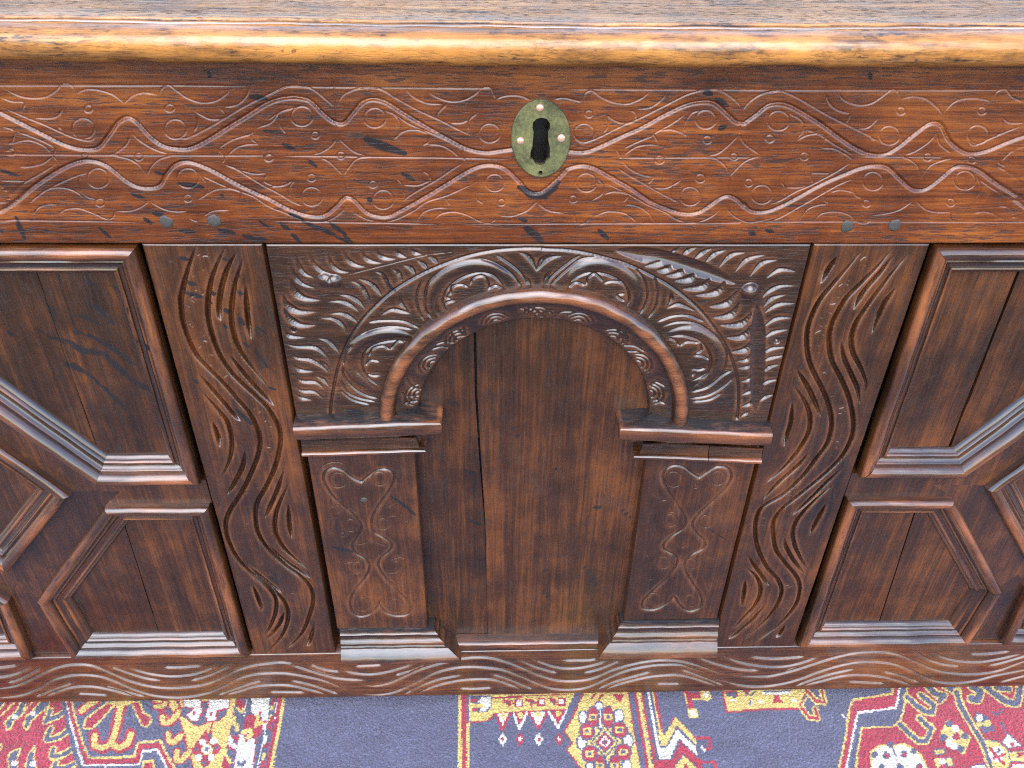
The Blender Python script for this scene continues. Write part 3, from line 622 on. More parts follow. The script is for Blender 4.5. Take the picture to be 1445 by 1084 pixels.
def arch_shape(X, Z, Y):
    d = np.hypot(X+.0005, Z-AC); zlow = Z < AC
    d = np.where(zlow, np.abs(X), d)
    # the splay inside the bead falls away towards the opening
    k = np.clip((RI-d)/(RI-RP), 0, 1); Y = Y+.0055*k**1.2
    Y = np.where(d < RP, .0125, Y)
    # the worn bosses of the spandrels
    for bx, bz, r, h in ((*U([(459, 396)])[0], .0052, .0030), (*U([(472, 397)])[0], .0050, .0034), (*U([(1058, 411)])[0], .0062, .0050)):
        e = np.hypot(X-bx, Z-bz)/r; Y = Y-h*np.clip(1-e*e, 0, 1)**.7
    e = np.hypot(X-U([(414, 466)])[0][0], Z-U([(414, 466)])[0][1])/.0022; Y = Y+.004*np.clip(1-e*e, 0, 1)
    e = np.hypot(X-U([(1097, 482)])[0][0], Z-U([(1097, 482)])[0][1])/.0026; Y = Y+.003*np.clip(1-e*e, 0, 1)
    return Y
def arch_drop(X, Z):
    d = np.hypot(X+.0005, Z-AC); d = np.where(Z < AC, np.abs(X), d); return d < RP-.0014
ks = [(k, q) for k, q in WS if k in 'fALWRrV' and inside(q, -.183, .183, .375, Z1)]
for a_ in range(14, 180, 19):      # small lunettes cut round the splay inside the bead
    c_ = np.array([-.0005+(RP+.001)*math.cos(math.radians(a_)), AC+(RP+.001)*math.sin(math.radians(a_))])
    for rr in (.0105, .0075, .0040):
        th = np.linspace(math.radians(a_-82), math.radians(a_+82), 12); ks.append(('r', c_+rr*np.stack([np.cos(th), np.sin(th)], 1)))
carved('arch_panel', -.1824, .1818, .345, Z1-.0008, .00056, 'arch', y0=.0004, strokes=ks, seed=21, shape=arch_shape, drop=arch_drop, thick=.0225)

# half-round bead of the arch
TH = np.linspace(math.radians(183), math.radians(-3), 150); PH = np.linspace(0, math.pi, 15); V = []; W = []
rm, hw = (RO+RI)/2, (RO-RI)/2
for i, t in enumerate(TH):
    for ph in PH:
        r = rm+hw*math.cos(ph)*(1+.03*math.sin(t*17)); y = .0012-(.0088+.0005*math.sin(t*9)+.0003*math.sin(t*31))*math.sin(ph)**.8
        z = AC+r*math.sin(t) if 0 <= t <= math.pi else AC+(-(t-math.pi) if t > math.pi else t)*rm
        x = r*math.cos(t) if 0 <= t <= math.pi else (-r if t > math.pi else r)
        V.append((x-.0005, y, z)); W.append(max(0, math.sin(ph))**4*.75)
idx = np.arange(len(V)).reshape(len(TH), len(PH))
V = np.array(V)
link('arch_moulding', V, np.stack([idx[:-1, :-1], idx[1:, :-1], idx[1:, 1:], idx[:-1, 1:]], -1).reshape(-1, 4)[:, ::-1], 'strip', chest,
     attrs={'wear': np.array(W), 'stain_shade': stain_xz(V[:, 0], V[:, 2])})

# boards behind the arch, split by the long crack
c0, c1 = U([(669.5, 470), (686.5, 830)], .0115)
crack = [tuple(p) for p in U([(669.5, 465), (672, 560), (679, 664), (684.5, 736), (686.5, 826)], .0115)]
lo_ = (crack[-1][0]+.0008, Z0+.002)
rim = [(.098, Z0+.002), (.098, .468)]
prism('centre_board', [(-.1, .468), (-.1, Z0+.002), (lo_[0]-.0002, lo_[1]), (crack[4][0]-.0001, crack[4][1]), (crack[3][0]-.0004, crack[3][1]), (crack[2][0]-.0009, crack[2][1]), (crack[1][0]-.0009, crack[1][1]), (crack[0][0]-.0009, .468)],
      .0118, .0215, 'panel', .004, seed=31, amp=.0003)
prism('centre_board', [(lo_[0]+.0002, lo_[1])]+rim+[(crack[0][0]+.0011, .468), (crack[1][0]+.0010, crack[1][1]), (crack[2][0]+.0006, crack[2][1]), (crack[3][0]+.0003, crack[3][1]), (crack[4][0]+.0001, crack[4][1])],
      .0113, .0215, 'panel', .004, seed=32, amp=.0003)

# pilasters with capitals and bases
for nm, x0, x1, z0, z1, s in (('pilaster', -.1792, -.0942, .121, .348, 41), ('pilaster', .0914, .1806, .128, .342, 42)):
    ks = [(k, q) for k, q in WS if k in ('P', 't', 'cp') and inside(q, x0, x1, z0, z1)]
    carved(nm, x0, x1, z0, z1, .0006, 'stile', y0=.0004, strokes=ks, seed=s, thick=.0205)
ABA = [(-.0136, 0), (-.0136, .0070), (-.0126, .0098), (-.0100, .0114), (-.006, .0120), (-.002, .0121), (-.0003, .0112), (.0006, .0095), (.0030, .0), (.0030, -.0050)]
ABW = [0, .1, .2, .3, .5, .9, 1, .5, 0, 0]
AB_SHADE = [0, 0, 0, 0, 0, 0, .1, .6, .9, .9]  # top painted dark, as if mirroring the dark front above it
FIL = [(0, 0), (0, .0042), (.0012, .0058), (.0030, .0060), (.0042, .0050), (.0048, .0028), (.0125, .0016), (.0135, .0016), (.0135, 0)]
FIW = [0, .3, .9, 1, .8, .1, 0, 0, 0]
BAS = [(0, 0), (0, .0125), (.0012, .0150), (.0035, .0156), (.0060, .0148), (.0095, .0126), (.0130, .0100), (.0150, .0084), (.0152, .0070), (.0166, .0062), (.0185, .0070), (.0205, .0066), (.0222, .0048),
       (.0250, .0034), (.0275, .0032), (.0290, .0034), (.0300, .0024), (.0345, .0016), (.0350, 0), (.0350, -.0060)]
BAG = [0]*7+[.5, .6, .1, 0, 0, .1, .4, .5, .2, .4, .8, 1, 1]  # darker in the creases and on the top ledge
BAW = [0, .4, .8, .9, .6, .2, 0, .4, .2, .1, .5, .5, .2, 0, 0, .4, .2, 0, 0, 0]
def at(prof, z): return [(z+a, b) for a, b in prof]
cap = bpy.data.objects.new('capital', None); sc.collection.objects.link(cap); cap.parent = chest
sweep('abacus', [(-.1830, 0.0), (-.0909, 0.0), (-.0909, .0124)], at(ABA, .3762), 'strip', ABW, (.045, -.128), seed=1, parent=cap, grime_shade=AB_SHADE, ret=(1.6, 1))
sweep('fillet', [(-.1815, 0.0), (-.0943, 0.0), (-.0943, .0124)], at(FIL, .3408), 'strip', FIW, (.030, -.135), seed=2, parent=cap, ret=(1.6, 1))
cap = bpy.data.objects.new('capital', None); sc.collection.objects.link(cap); cap.parent = chest
sweep('abacus', [(.0838, .0124), (.0838, 0.0), (.1836, 0.0)], at(ABA, .3682), 'strip', ABW, (-.065, .125), seed=3, parent=cap, grime_shade=AB_SHADE, ret=(1.6, 1))
sweep('fillet', [(.0888, .0124), (.0888, 0.0), (.1392, 0.0)], at(FIL, .3318), 'strip', [0]*9, (-.062, .13), seed=4, parent=cap, ret=(1.6, 1))
o = sweep('fillet', [(.1398, 0.0), (.1828, 0.0)], at(FIL, .3318), 'strip', FIW, (-.062, .13), seed=5, parent=cap)
o['label'] = 'paler replaced length of fillet'
sweep('pilaster_base', [(-.1765, 0.0), (-.0905, 0.0), (-.0905, .0124)], at(BAS, .0872), 'strip', BAW, seed=6, grime_shade=BAG, ret=(1.75, 1))
sweep('pilaster_base', [(.0908, .0124), (.0908, 0.0), (.1826, 0.0)], [(.0885+a*1.13, b) for a, b in BAS], 'strip', BAW, seed=7, grime_shade=BAG, ret=(1.42, 1))
sweep('sill_moulding', [(-.082, .0113), (.084, .0113)], [(Z0+.0004, .0), (Z0+.0004, .0100), (Z0+.0015, .0112), (Z0+.0060, .0114), (Z0+.0092, .0110), (Z0+.0102, .0098), (Z0+.0112, .0060), (Z0+.0120, .0)], 'strip', [0, .3, .6, .6, .9, .5, 0, 0], seed=8)

# ------------------------------------------------------------------ the two geometric panels
XC = .4535
def mir(poly, c): return [(2*c-x, z) for x, z in poly]
FL = dict(up=[(-.2668, .5190), (-.2675, .3095), (-.3500, .3095), (-.4410, .4280), (-.4410, .5190)],
          lo=[(-.2665, .2835), (-.2665, .0860), (-.4345, .0860), (-.4410, .1700), (-.3500, .2845)],
          mid=[(-.3740, .2980), (-.4535, .2080), (-.5330, .2980), (-.4535, .4080)])
FR = dict(up=[(.2668, .5190), (.2690, .3105), (.3570, .3098), (.4410, .4270), (.4410, .5190)],
          lo=[(.2665, .2845), (.2680, .0870), (.4365, .0865), (.4420, .1660), (.3570, .2835)],
          mid=[(.3810, .2955), (.4535, .2010), (.5260, .2955), (.4535, .4030)])
def field(poly, cracks, seed):
    strips(poly, seed); inner = inset(poly, .0222)[2]; pieces = [inner]
    for a, b, g in cracks:
        new = []
        for q in pieces:
            for s in (1, -1):
                k = clip(q, a, b, g, s)
                if len(k) >= 3: new.append(k)
        pieces = new
    for i, q in enumerate(pieces): prism('panel_board', q, .0090+.0004*(i % 2), .0205, 'panel', .0035, seed=seed*7+i, amp=.00035)
def ln(a, b, y=.009): q = U([a, b], y); return tuple(q[0]), tuple(q[1])
k1 = ln((50, 380), (108, 548)); k2 = ln((176, 742), (224, 893)); k3 = ln((1439, 380), (1352, 600)); k4 = ln((1284, 745), (1241, 877))
for side, Fd, cu, cl in ((-1, FL, (*k1, .00035), (*k2, .0005)), (1, FR, (*k3, .0008), (*k4, .0004))):
    c = side*XC; b = side*100+200
    field(Fd['up'], [cu], b+1); field(Fd['lo'], [cl], b+2); field(Fd['mid'], [], b+3)
    field(mir(Fd['up'], c), [], b+4); field(mir(Fd['lo'], c), [], b+5)
    u, l_, m_ = Fd['up'], Fd['lo'], Fd['mid']; g = lambda i, q: q[i]
    iu = u[2]; il = l_[4]; node = (side*.3365, (iu[1]+il[1])/2)
    y = .0030
    hb = [(side*.2646, u[1][1]), (side*.2646, l_[0][1]), il, node, iu]
    du = [iu, node, m_[0], m_[3], (c, m_[3][1]+.014), u[3]]
    dl = [node, il, l_[3], (c, m_[1][1]-.018), m_[1], m_[0]]
    for poly, nm, dy in ((hb, 'muntin', 0), (du, 'muntin', .0003), (dl, 'muntin', .0005)):
        for q in (poly, mir(poly, c)): prism(nm, q, y+dy, .0215, 'stile', .006, seed=int(abs(q[0][0])*1000)+len(q))
    prism('muntin', [l_[3], l_[2], (2*c-l_[2][0], l_[2][1]), (2*c-l_[3][0], l_[3][1]), (c, m_[1][1]-.0182)], y+.0008, .0215, 'stile', .006)
    prism('muntin', [u[3], u[4], (2*c-u[4][0], u[4][1]), (2*c-u[3][0], u[3][1]), (c, m_[3][1]+.0142)], y+.0002, .0215, 'stile', .006)

# ------------------------------------------------------------------ lid
LID_MARKS = [(2.2, [(905, 50), (930, 53)]), (1.5, [(690, 46), (745, 44)]), (1.6, [(535, 52), (548, 46), (600, 47)]), (1.3, [(575, 53), (600, 62), (640, 66)]), (2.4, [(1190, 53), (1215, 48), (1240, 52)]), (2.8, [(1222, 55), (1260, 47), (1300, 52)]),
    (1.8, [(1265, 58), (1330, 56)]), (1.4, [(1195, 66), (1210, 82)]), (1.5, [(1120, 88), (1210, 91)]), (1.5, [(1000, 90), (1080, 93)]), (1.6, [(580, 86), (640, 90)]), (1.3, [(700, 82), (760, 84)]), (1.3, [(130, 81), (200, 87)]), (1.5, [(155, 48), (175, 53)]),
    (1.0, [(20, 78), (50, 79)]), (1.2, [(300, 80), (310, 82)]), (1.2, [(410, 72), (420, 74)]), (1.4, [(455, 80), (460, 82)]), (1.6, [(90, 14), (112, 17)]), (1.6, [(135, 20), (145, 22)]), (2.2, [(248, 21), (268, 23)]), (1.8, [(625, 9), (650, 11)]), (3, [(785, 12), (800, 13)]), (2.2, [(1170, 20), (1180, 28)]), (1.6, [(1400, 24), (1420, 30)]),
    (1.2, [(1080, 31), (1105, 31)]), (1.3, [(1155, 31), (1170, 32)]), (1.2, [(960, 52), (1060, 58)]), (1.2, [(840, 46), (870, 48)]), (1.3, [(330, 66), (400, 72)]), (1.2, [(480, 78), (560, 82)]), (1.5, [(1340, 84), (1400, 88)]), (1.4, [(1290, 86), (1330, 90)])]
def lid_stain(V):
    px = P(V); st = np.zeros(len(V)); f = V[:, 1] < .06
    for hw, q in LID_MARKS:
        q = np.array(q, float); c = np.full(len(V), 9.0)
        for a, b in zip(q[:-1], q[1:]):
            ab = b-a; t = np.clip(((px-a)@ab)/(ab@ab), 0, 1); c = np.minimum(c, np.hypot(*(px-a-ab*t[:, None]).T)/hw/(.6+.4*np.sin(math.pi*t)))
        st = np.maximum(st, np.clip(1.6-c*.8, 0, 1)*f)
    return st
LPX = [(93.5, -.0215), (92.8, -.0270), (90, -.0312), (84, -.0335), (76, -.0346), (67, -.0347), (59, -.0338), (52, -.0316), (46, -.0278), (42, -.0232), (39.8, -.0205), (38.6, -.0198),
       (38.2, -.0190), (37.2, -.0172), (34.6, -.0112), (33.9, -.0104), (30.6, -.0100), (29.4, -.0092), (28.4, -.0060)]
LP = [(.05, ZL+.0005), (-.012, .6418)]+[(y, U([(722, v)], y)[0][1]) for v, y in LPX]
ZT = LP[-1][1]; LP += [(.01, ZT+.0001), (.10, ZT), (.3, ZT), (.575, ZT), (.575, .6425), (.05, ZL+.0007)]
LWR = [0, .2]+[.5, .7, .8, .9, .9, .9, .9, .8, .7, .5, .3, .2, .8, .9, 0, .3, .8, .4, .1]+[0]*6
LGR = [0]*13+[.5, .1, 0, .5, .9, .25]+[0]*8  # stains plus painted shade along the groove below the lip
xs = axis(-.785, .785, -.345, .315, .0016, .03); bz = np.interp(xs, [-.785, -.30, -.117, -.02, .07, .168, .267, .785], [.0010, .0011, .0003, -.0001, -.0004, .0003, .0014, .0014])
kx = np.convolve(np.pad(bz, 20, mode='edge'), np.ones(41)/41, 'valid'); r = np.random.default_rng(3)
ph = r.uniform(0, 6, 8); V = []; W = []
chip = sorted([(U([(px, 92)], -.03)[0][0], wd, d) for px, wd, d in ((190, .012, .0009), (570, .011, .0008), (1110, .022, .0012), (1290, .008, .0006), (30, .02, .0004), (880, .012, .0005))])
dent = [(U([(px, py)], -.028)[0], wx, d) for px, py, wx, d in ((757, 62, .0013, .0011), (905, 52, .004, .0006), (1205, 75, .0016, .0010), (655, 62, .003, .0004), (1420, 80, .002, .0006), (280, 48, .004, .0005))]
for i, x in enumerate(xs):
    for j, (y, z) in enumerate(LP):
        dz = kx[i]; dy = 0.0
        if 1 <= j <= 13:
            dy += .00035*math.sin(x*38+ph[0])+.00022*math.sin(x*110+ph[1]+j*.3)+.00012*math.sin(x*420+ph[2]+j)
        if 1 <= j <= 4:
            for cx, wd, d in chip:
                e = 1-((x-cx)/wd)**2
                if e > 0: dz += d*e**.5*(1.0 if j < 4 else .4); dy += d*.5*e
        if 4 <= j <= 11:
            for (cx, cz), wx, d in dent:
                e = 1-((x-cx)/wx)**2-((z-cz)/.005)**2
                if e > 0: dy += d*e
        if 13 <= j <= 20: dz += .0002*math.sin(x*55+ph[3])+.00012*math.sin(x*160+ph[4])
        V.append((x, y+dy, z+dz)); W.append(LWR[j]*(.8+.2*math.sin(x*25+ph[5]+j*.3)))
n = len(LP); idx = np.arange(len(V)).reshape(len(xs), n)
F = [tuple(f) for f in np.stack([idx[:-1, :-1], idx[:-1, 1:], idx[1:, 1:], idx[1:, :-1]], -1).reshape(-1, 4)]+[tuple(idx[0][::-1]), tuple(idx[-1])]
link('lid', np.array(V), F, 'lid', chest, sharp=50, attrs={'wear': np.clip(W, 0, 1), 'stain_shade': np.maximum(lid_stain(np.array(V))*.62, np.tile(np.array(LGR), len(xs))*np.clip(.55+.6*np.sin(np.repeat(xs, n)*23)*np.sin(np.repeat(xs, n)*61+2), 0, 1))})

# ------------------------------------------------------------------ brass escutcheon, pegs
def qpx(a, b, y=-.002): return U([(680+a/5.706, 110+b/5.706)], y)[0]
def disc(name, c, r, h, y, mat, parent, n=20, ir=0.0, seed=0):
    V = [(c[0], y-h, c[1])]; rg = np.random.default_rng(seed)
    K = [(.45, .93), (.75, .72), (.93, .38), (1, 0), (1, -.9)]; wob = 1+ir*rg.uniform(-1, 1, n)
    for kr, kh in K:
        for i in range(n):
            t = 2*math.pi*i/n; V.append((c[0]+r*kr*wob[i]*math.cos(t), y-h*kh, c[1]+r*kr*wob[i]*math.sin(t)))
    F = [(0, 1+i, 1+(i+1) % n) for i in range(n)]
    for k in range(len(K)-1):
        for i in range(n): F.append((1+k*n+i, 1+(k+1)*n+i, 1+(k+1)*n+(i+1) % n, 1+k*n+(i+1) % n))
    return link(name, V, F, mat, parent)
te = np.linspace(0, 2*math.pi, 73)[:-1]
outer = [qpx(475+240*math.cos(t), 490+314*math.sin(t)) for t in te]; key = [q for q in KEY]; hole = [qpx(472+17*math.cos(t), 765+18*math.sin(t)) for t in te[::5]]
def inward(q, s): c = np.mean(q, 0); return [tuple(np.array(p)+(c-np.array(p))/np.linalg.norm(c-np.array(p))*s) for p in q]
loops3 = [[Vector((a[0], a[1], 0)) for a in q] for q in (inward(outer, .0007), key, hole)]
tris = tessellate_polygon(loops3); flat = [v for q in loops3 for v in q]
V = [(v.x, -.0021, v.y) for v in flat]; F = [tuple(t) for t in tris]
def wall(a, ya, b, yb):
    s = len(V); n_ = len(a); V.extend([(p[0], ya, p[1]) for p in a]); V.extend([(p[0], yb, p[1]) for p in b])
    for i in range(n_): F.append((s+i, s+(i+1) % n_, s+n_+(i+1) % n_, s+n_+i))
wall(inward(outer, .0007), -.0021, outer, -.0015); wall(outer, -.0015, outer, .0012); wall(key, -.0021, key, .001); wall(hole, -.0021, hole, .001)
esc = link('escutcheon', V, F, 'brass', chest, sharp=30)
bm = bmesh.new(); bm.from_mesh(esc.data); bmesh.ops.remove_doubles(bm, verts=bm.verts, dist=1e-6); bmesh.ops.recalc_face_normals(bm, faces=bm.faces[:]); bm.to_mesh(esc.data); bm.free(); esc.data.polygons.foreach_set('use_smooth', np.zeros(len(esc.data.polygons), bool))
for a, b, r in ((468, 240, 34), (640, 485, 35), (310, 507, 33)): disc('rivet', qpx(a, b), r/5.706*.00042, .0011, -.0021, 'copper', esc)
for i, (a, b, r) in enumerate(((235.5, 313, 9.5), (302, 312, 9.5), (1195.5, 319.5, 9.5), (1262.6, 318, 9.5))):
    disc('peg', U([(a, b)])[0], r*.00047, .0007, -.0001, 'peg', chest, 14, .13, i)
disc('peg', U([(514, 706)])[0], .0030, .0006, -.0001, 'peg', chest, 12, .1, 9)

# ------------------------------------------------------------------ rug
RZ = -.018
CI, CR, CY, CW, CD = (.074, .072, .116), (.29, .018, .036), (.50, .37, .105), (.55, .52, .46), (.045, .05, .10)
RUG = []      # (kind, colour, half width, points in picture)
def rp(reg, col, pts, edge=None, ew=0):
    ox, oy, s = REG[reg]; n = [float(v) for v in pts.replace(',', ' ').split()]; p = np.array([[ox+n[i]/s, oy+n[i+1]/s] for i in range(0, len(n)-1, 2)])
    RUG.append(('p', col, 0, p))
    if edge: RUG.append(('l', edge, ew/s/2, np.vstack([p, p[:1]])))
def rl(reg, col, wd, pts, edge=None, ew=0):
    ox, oy, s = REG[reg]; n = [float(v) for v in pts.replace(',', ' ').split()]; p = np.array([[ox+n[i]/s, oy+n[i+1]/s] for i in range(0, len(n)-1, 2)])
    if edge: RUG.append(('l', edge, (wd/2+ew)/s, p))
    RUG.append(('l', col, wd/s/2, p))
def rd(reg, col, x, y, rx, ry=None, edge=None, ew=0):
    ry = ry or rx; t = np.linspace(0, 2*math.pi, 13)[:-1]
    pts = ' '.join('%f,%f' % (x+rx*math.cos(a), y+ry*math.sin(a)) for a in t); rp(reg, col, pts, edge, ew)
# left field
rp('a', CR, '-400,-40 520,-40 535,130 550,200 565,300 590,400 610,500 650,600 720,760 760,1100 -400,1100')
rp('a', CI, '190,20 140,140 80,190 35,240 60,300 90,290 110,230 180,180 230,120 270,20', CY, 14); rd('a', CW, 125, 188, 20)
rp('a', CI, '360,20 290,130 220,190 195,260 220,300 240,280 270,220 330,170 410,100 430,20', CY, 14); rd('a', CW, 278, 165, 20)
rp('a', CI, '-60,150 10,110 60,30 -60,30', CY, 14); rl('a', CY, 14, '0,185 60,130 130,60'); rp('a', CR, '240,20 300,20 250,100 200,130', CY, 10)
for h in ('560,130 490,185 420,212 385,228 410,180 425,135', '575,310 500,365 440,378 395,388 412,330 432,290', '600,470 530,512 480,522 432,522 455,462', '630,590 560,622 450,622 470,580'): rl('a', CI, 34, h, CY, 13)
rp('a', CI, '180,445 90,490 65,560 75,640 150,640 152,540', CY, 13); rd('a', CW, 122, 585, 26)
rp('a', CI, '300,430 250,500 220,580 215,640 310,640 285,540', CY, 13); rd('a', CW, 275, 590, 26); rl('a', CY, 16, '0,420 18,440 0,470')
rp('a', CI, '560,-40 545,60 720,600 900,610 1180,592 1220,470 1360,470 1450,640 1700,900 2400,900 2400,-40'); 
rl('a', CI, 60, '535,20 570,160 595,280 620,380 645,470 675,560 740,740')
rl('a', CW, 18, '560,20 585,160 605,260 635,360 660,460 690,560 705,604 900,606 1175,592 1205,480 1340,470 1400,590 1440,680')
rl('a', CR, 42, '580,20 605,150 630,240 660,330 690,420 715,510 738,572 900,572 1165,556 1190,440 1350,430 1400,520 1480,680')
rl('a', CY, 17, '600,20 630,170 660,270 690,360 720,450 750,536 900,540 1140,525 1175,410 1360,390 1400,480 1500,660')
rp('a', CR, '1200,700 1220,570 1290,560 1340,700', CY, 20)
for st_ in ('1035,60 995,250 950,410', '945,420 870,452 800,432 802,340', '945,420 1010,450 1090,415 1110,335'): rl('a', CR, 100, st_)
for st_ in ('1035,60 995,250 950,410', '945,420 870,452 800,432 802,345', '945,420 1010,450 1090,415 1110,340'): rl('a', CY, 50, st_)
rl('a', CR, 90, '690,140 740,95 820,50'); rl('a', CY, 48, '690,138 740,92 820,50')
rp('a', CR, '705,292 730,200 800,150 920,70 975,85 920,150 850,220 780,288', CY, 15); rl('a', CY, 60, '985,65 1090,62')
rp('a', CR, '1110,60 1160,170 1200,260 1250,278 1285,230 1270,180 1215,150 1185,60', CY, 16)
rl('a', CR, 90, '1330,40 1365,110'); rl('a', CY, 55, '1330,40 1365,105'); rl('a', CR, 90, '1390,190 1400,235 1450,225'); rl('a', CY, 55, '1390,190 1402,232 1450,222')
# yellow medallion half and side border
rp('b', CY, '140,-20 200,60 190,180 215,250 240,330 250,400 265,470 300,560 320,640 600,640 610,420 650,250 680,60 680,-20', CR, 14)
for q, wd in (('130,60 185,150', 60), ('55,190 60,238 110,238 165,195 190,150', 42), ('105,335 110,398 150,408 215,345', 44), ('180,485 172,560 210,565 280,490', 46), ('0,100 60,95 80,70', 40)): rl('b', CY, wd, q, CR, 13)
rp('b', CI, '215,110 440,60 620,110 580,190 520,225 440,235 360,268 300,240 215,180', CR, 10)
rp('b', CW, '225,40 385,40 392,150 355,222 290,222 262,170 320,120 240,108', CR, 12); rp('b', CW, '450,40 620,40 622,112 525,142 512,222 440,232 418,190 440,110', CR, 12)
rd('b', CR, 325, 158, 16); rd('b', CR, 468, 164, 17); rl('b', CR, 22, '478,240 462,330')
rp('b', CR, '425,305 552,455 412,622 300,470', CR, 10)
for x, y in ((395, 402), (488, 396), (362, 532), (470, 530)): rd('b', CW, x, y, 30)
for x, y in ((457, 345), (345, 465), (508, 455), (408, 582)): rd('b', CI, x, y, 19)
rd('b', CY, 432, 468, 50); rd('b', CW, 432, 466, 38); rd('b', CI, 434, 464, 20)
rp('b', CI, '680,-20 790,-20 720,340 640,660 560,660 610,420 650,250')
rl('b', CR, 70, '710,70 735,115'); rl('b', CY, 26, '690,118 725,150 740,120'); rl('b', CY, 34, '662,205 668,250 690,262 690,305'); rl('b', CW, 44, '640,372 630,430 670,440'); rl('b', CR, 30, '650,360 690,385'); rl('b', CR, 22, '605,440 650,465'); rl('b', CR, 66, '600,550 590,620'); rl('b', CY, 26, '600,520 635,575')
rl('b', CW, 15, '772,40 742,280 690,480 655,640')
rp('b', CI, '785,-20 980,-20 955,220 905,430 850,640 700,640 720,340')
rp('b', CR, '770,170 850,170 930,230 885,350 820,385 735,330'); rp('b', CW, '812,-10 978,-10 962,200 940,320 905,290 895,150 850,195 815,150'); rl('b', CR, 16, '895,150 850,195 890,235 935,232')
rl('b', CY, 34, '862,180 850,262 895,240'); rl('b', CY, 38, '735,330 800,300 815,335 775,375'); rp('b', CW, '702,335 740,340 765,400 800,370 850,380 842,500 815,660 655,660', CR, 9); rl('b', CI, 30, '700,580 730,600 750,570')
rl('b', CW, 11, '940,250 905,430 862,640'); rp('b', CI, '972,-10 1045,-10 975,480 930,660 870,660 925,400')
for q, cc in (('1000,60 985,120', CY), ('975,180 965,240', CY), ('985,190 960,290', CR), ('940,360 925,410', CW), ('945,420 925,450', CR), ('920,510 905,570', CY), ('920,570 890,640', CR), ('1005,40 990,80', CR)): rl('b', cc, 26, q)
rl('b', CW, 10, '1030,40 1000,300 960,480 930,660'); rl('b', CR, 34, '1052,40 1030,180 1000,340 975,470 942,660'); rl('b', CY, 30, '1082,30 1065,170 1035,340 1010,470 975,660')
# middle bands
rl('c', CY, 26, '50,20 52,1100'); rl('c', CR, 40, '82,20 86,1100'); rl('c', CI, 20, '110,20 110,280'); rl('c', CY, 24, '114,285 116,1100')
rp('c', CY, '125,270 125,20 960,20 890,170 700,178 330,205 260,262'); rl('c', CR, 13, '112,275 260,264 330,207 600,186 890,172'); rl('c', CR, 9, '300,78 600,68 900,55')
rp('c', CI, '128,60 290,60 300,140 262,195 150,190'); rp('c', CW, '225,78 286,78 290,140 250,188 200,184 235,140 190,110'); rl('c', CY, 30, '125,140 225,140'); rl('c', CR, 22, '140,100 175,105'); rl('c', CR, 18, '150,175 180,172')
for x, y in ((515, 122), (690, 118), (848, 112)): rp('c', CW, '%f,%f %f,%f %f,%f %f,%f' % (x-26, y-26, x+26, y-26, x+26, y+26, x-26, y+26), CR, 13); rl('c', CR, 12, '%f,%f %f,%f' % (x-70, y+8, x-26, y))
for x, y in ((425, 115), (605, 115), (780, 108)): rp('c', CR, '%f,%f %f,%f %f,%f' % (x-50, y-32, x+30, y-12, x+10, y+40)); rd('c', CI, x-2, y+8, 12)
for (a, b, c_), ci, co_ in ((((335, 208), (445, 200), (382, 340)), CW, CR), (((470, 205), (578, 196), (516, 325)), CR, CW), (((590, 196), (735, 190), (668, 325)), CW, CR), (((748, 192), (890, 180), (822, 312)), CR, CW)):
    rp('c', ci, '%d,%d %d,%d %d,%d' % (*a, *b, *c_)); rl('c', co_, 20, '%d,%d %d,%d %d,%d' % (*a, *c_, *b)); rd('c', CY, (a[0]+b[0])/2, a[1]+14, 22)
for x, ci, co_ in ((384, CR, CW), (522, CW, CR), (670, CR, CW), (826, CW, CR)): rp('c', co_, '%d,350 %d,405 %d,462 %d,405' % (x, x+36, x, x-36)); rp('c', ci, '%d,380 %d,405 %d,430 %d,405' % (x, x+16, x, x-16))
rl('c', CI, 60, '1010,10 895,240'); rl('c', CR, 16, '1040,10 930,230')
rp('c', CY, '1030,10 1380,10 1400,250 1445,440 1520,1000 1000,1000 1000,634 890,490 932,430 868,345 935,235', CR, 12)
for x, y, rx, ry in ((1140, 150, 34, 44), (1015, 235, 34, 52), (1295, 225, 42, 55), (1005, 430, 40, 60), (1365, 420, 44, 62), (1070, 625, 34, 60), (1360, 625, 40, 60), (1185, 620, 20, 60), (1148, 250, 16, 90)): rd('c', CW, x, y, rx, ry, CI, 13)
for x, y, rx, ry in ((1092, 235, 48, 88), (1212, 232, 48, 88), (1046, 345, 60, 66), (1302, 332, 62, 66), (1068, 520, 62, 66), (1330, 508, 66, 70), (1148, 610, 46, 80), (1262, 610, 46, 80)):
    rd('c', CR, x, y, rx, ry, CI, 12); rp('c', CY, '%d,%d %d,%d %d,%d %d,%d' % (x-32, y-26, x+32, y-26, x+32, y+26, x-32, y+26)); rd('c', CI, x, y, 18, 14)
rp('c', CY, '1185,305 1290,425 1195,545 1080,430', CI, 12); rp('c', CR, '1185,345 1258,425 1195,508 1112,430', CI, 10); rp('c', CW, '1185,375 1235,425 1195,475 1140,430'); rp('c', CR, '1185,395 1215,425 1195,455 1160,430'); rd('c', CI, 1186, 425, 16)
for x in (1090, 1150): rl('c', CR, 18, '%d,90 %d,55' % (x-10, x+20))
rp('c', CR, '1245,55 1340,55 1305,120')
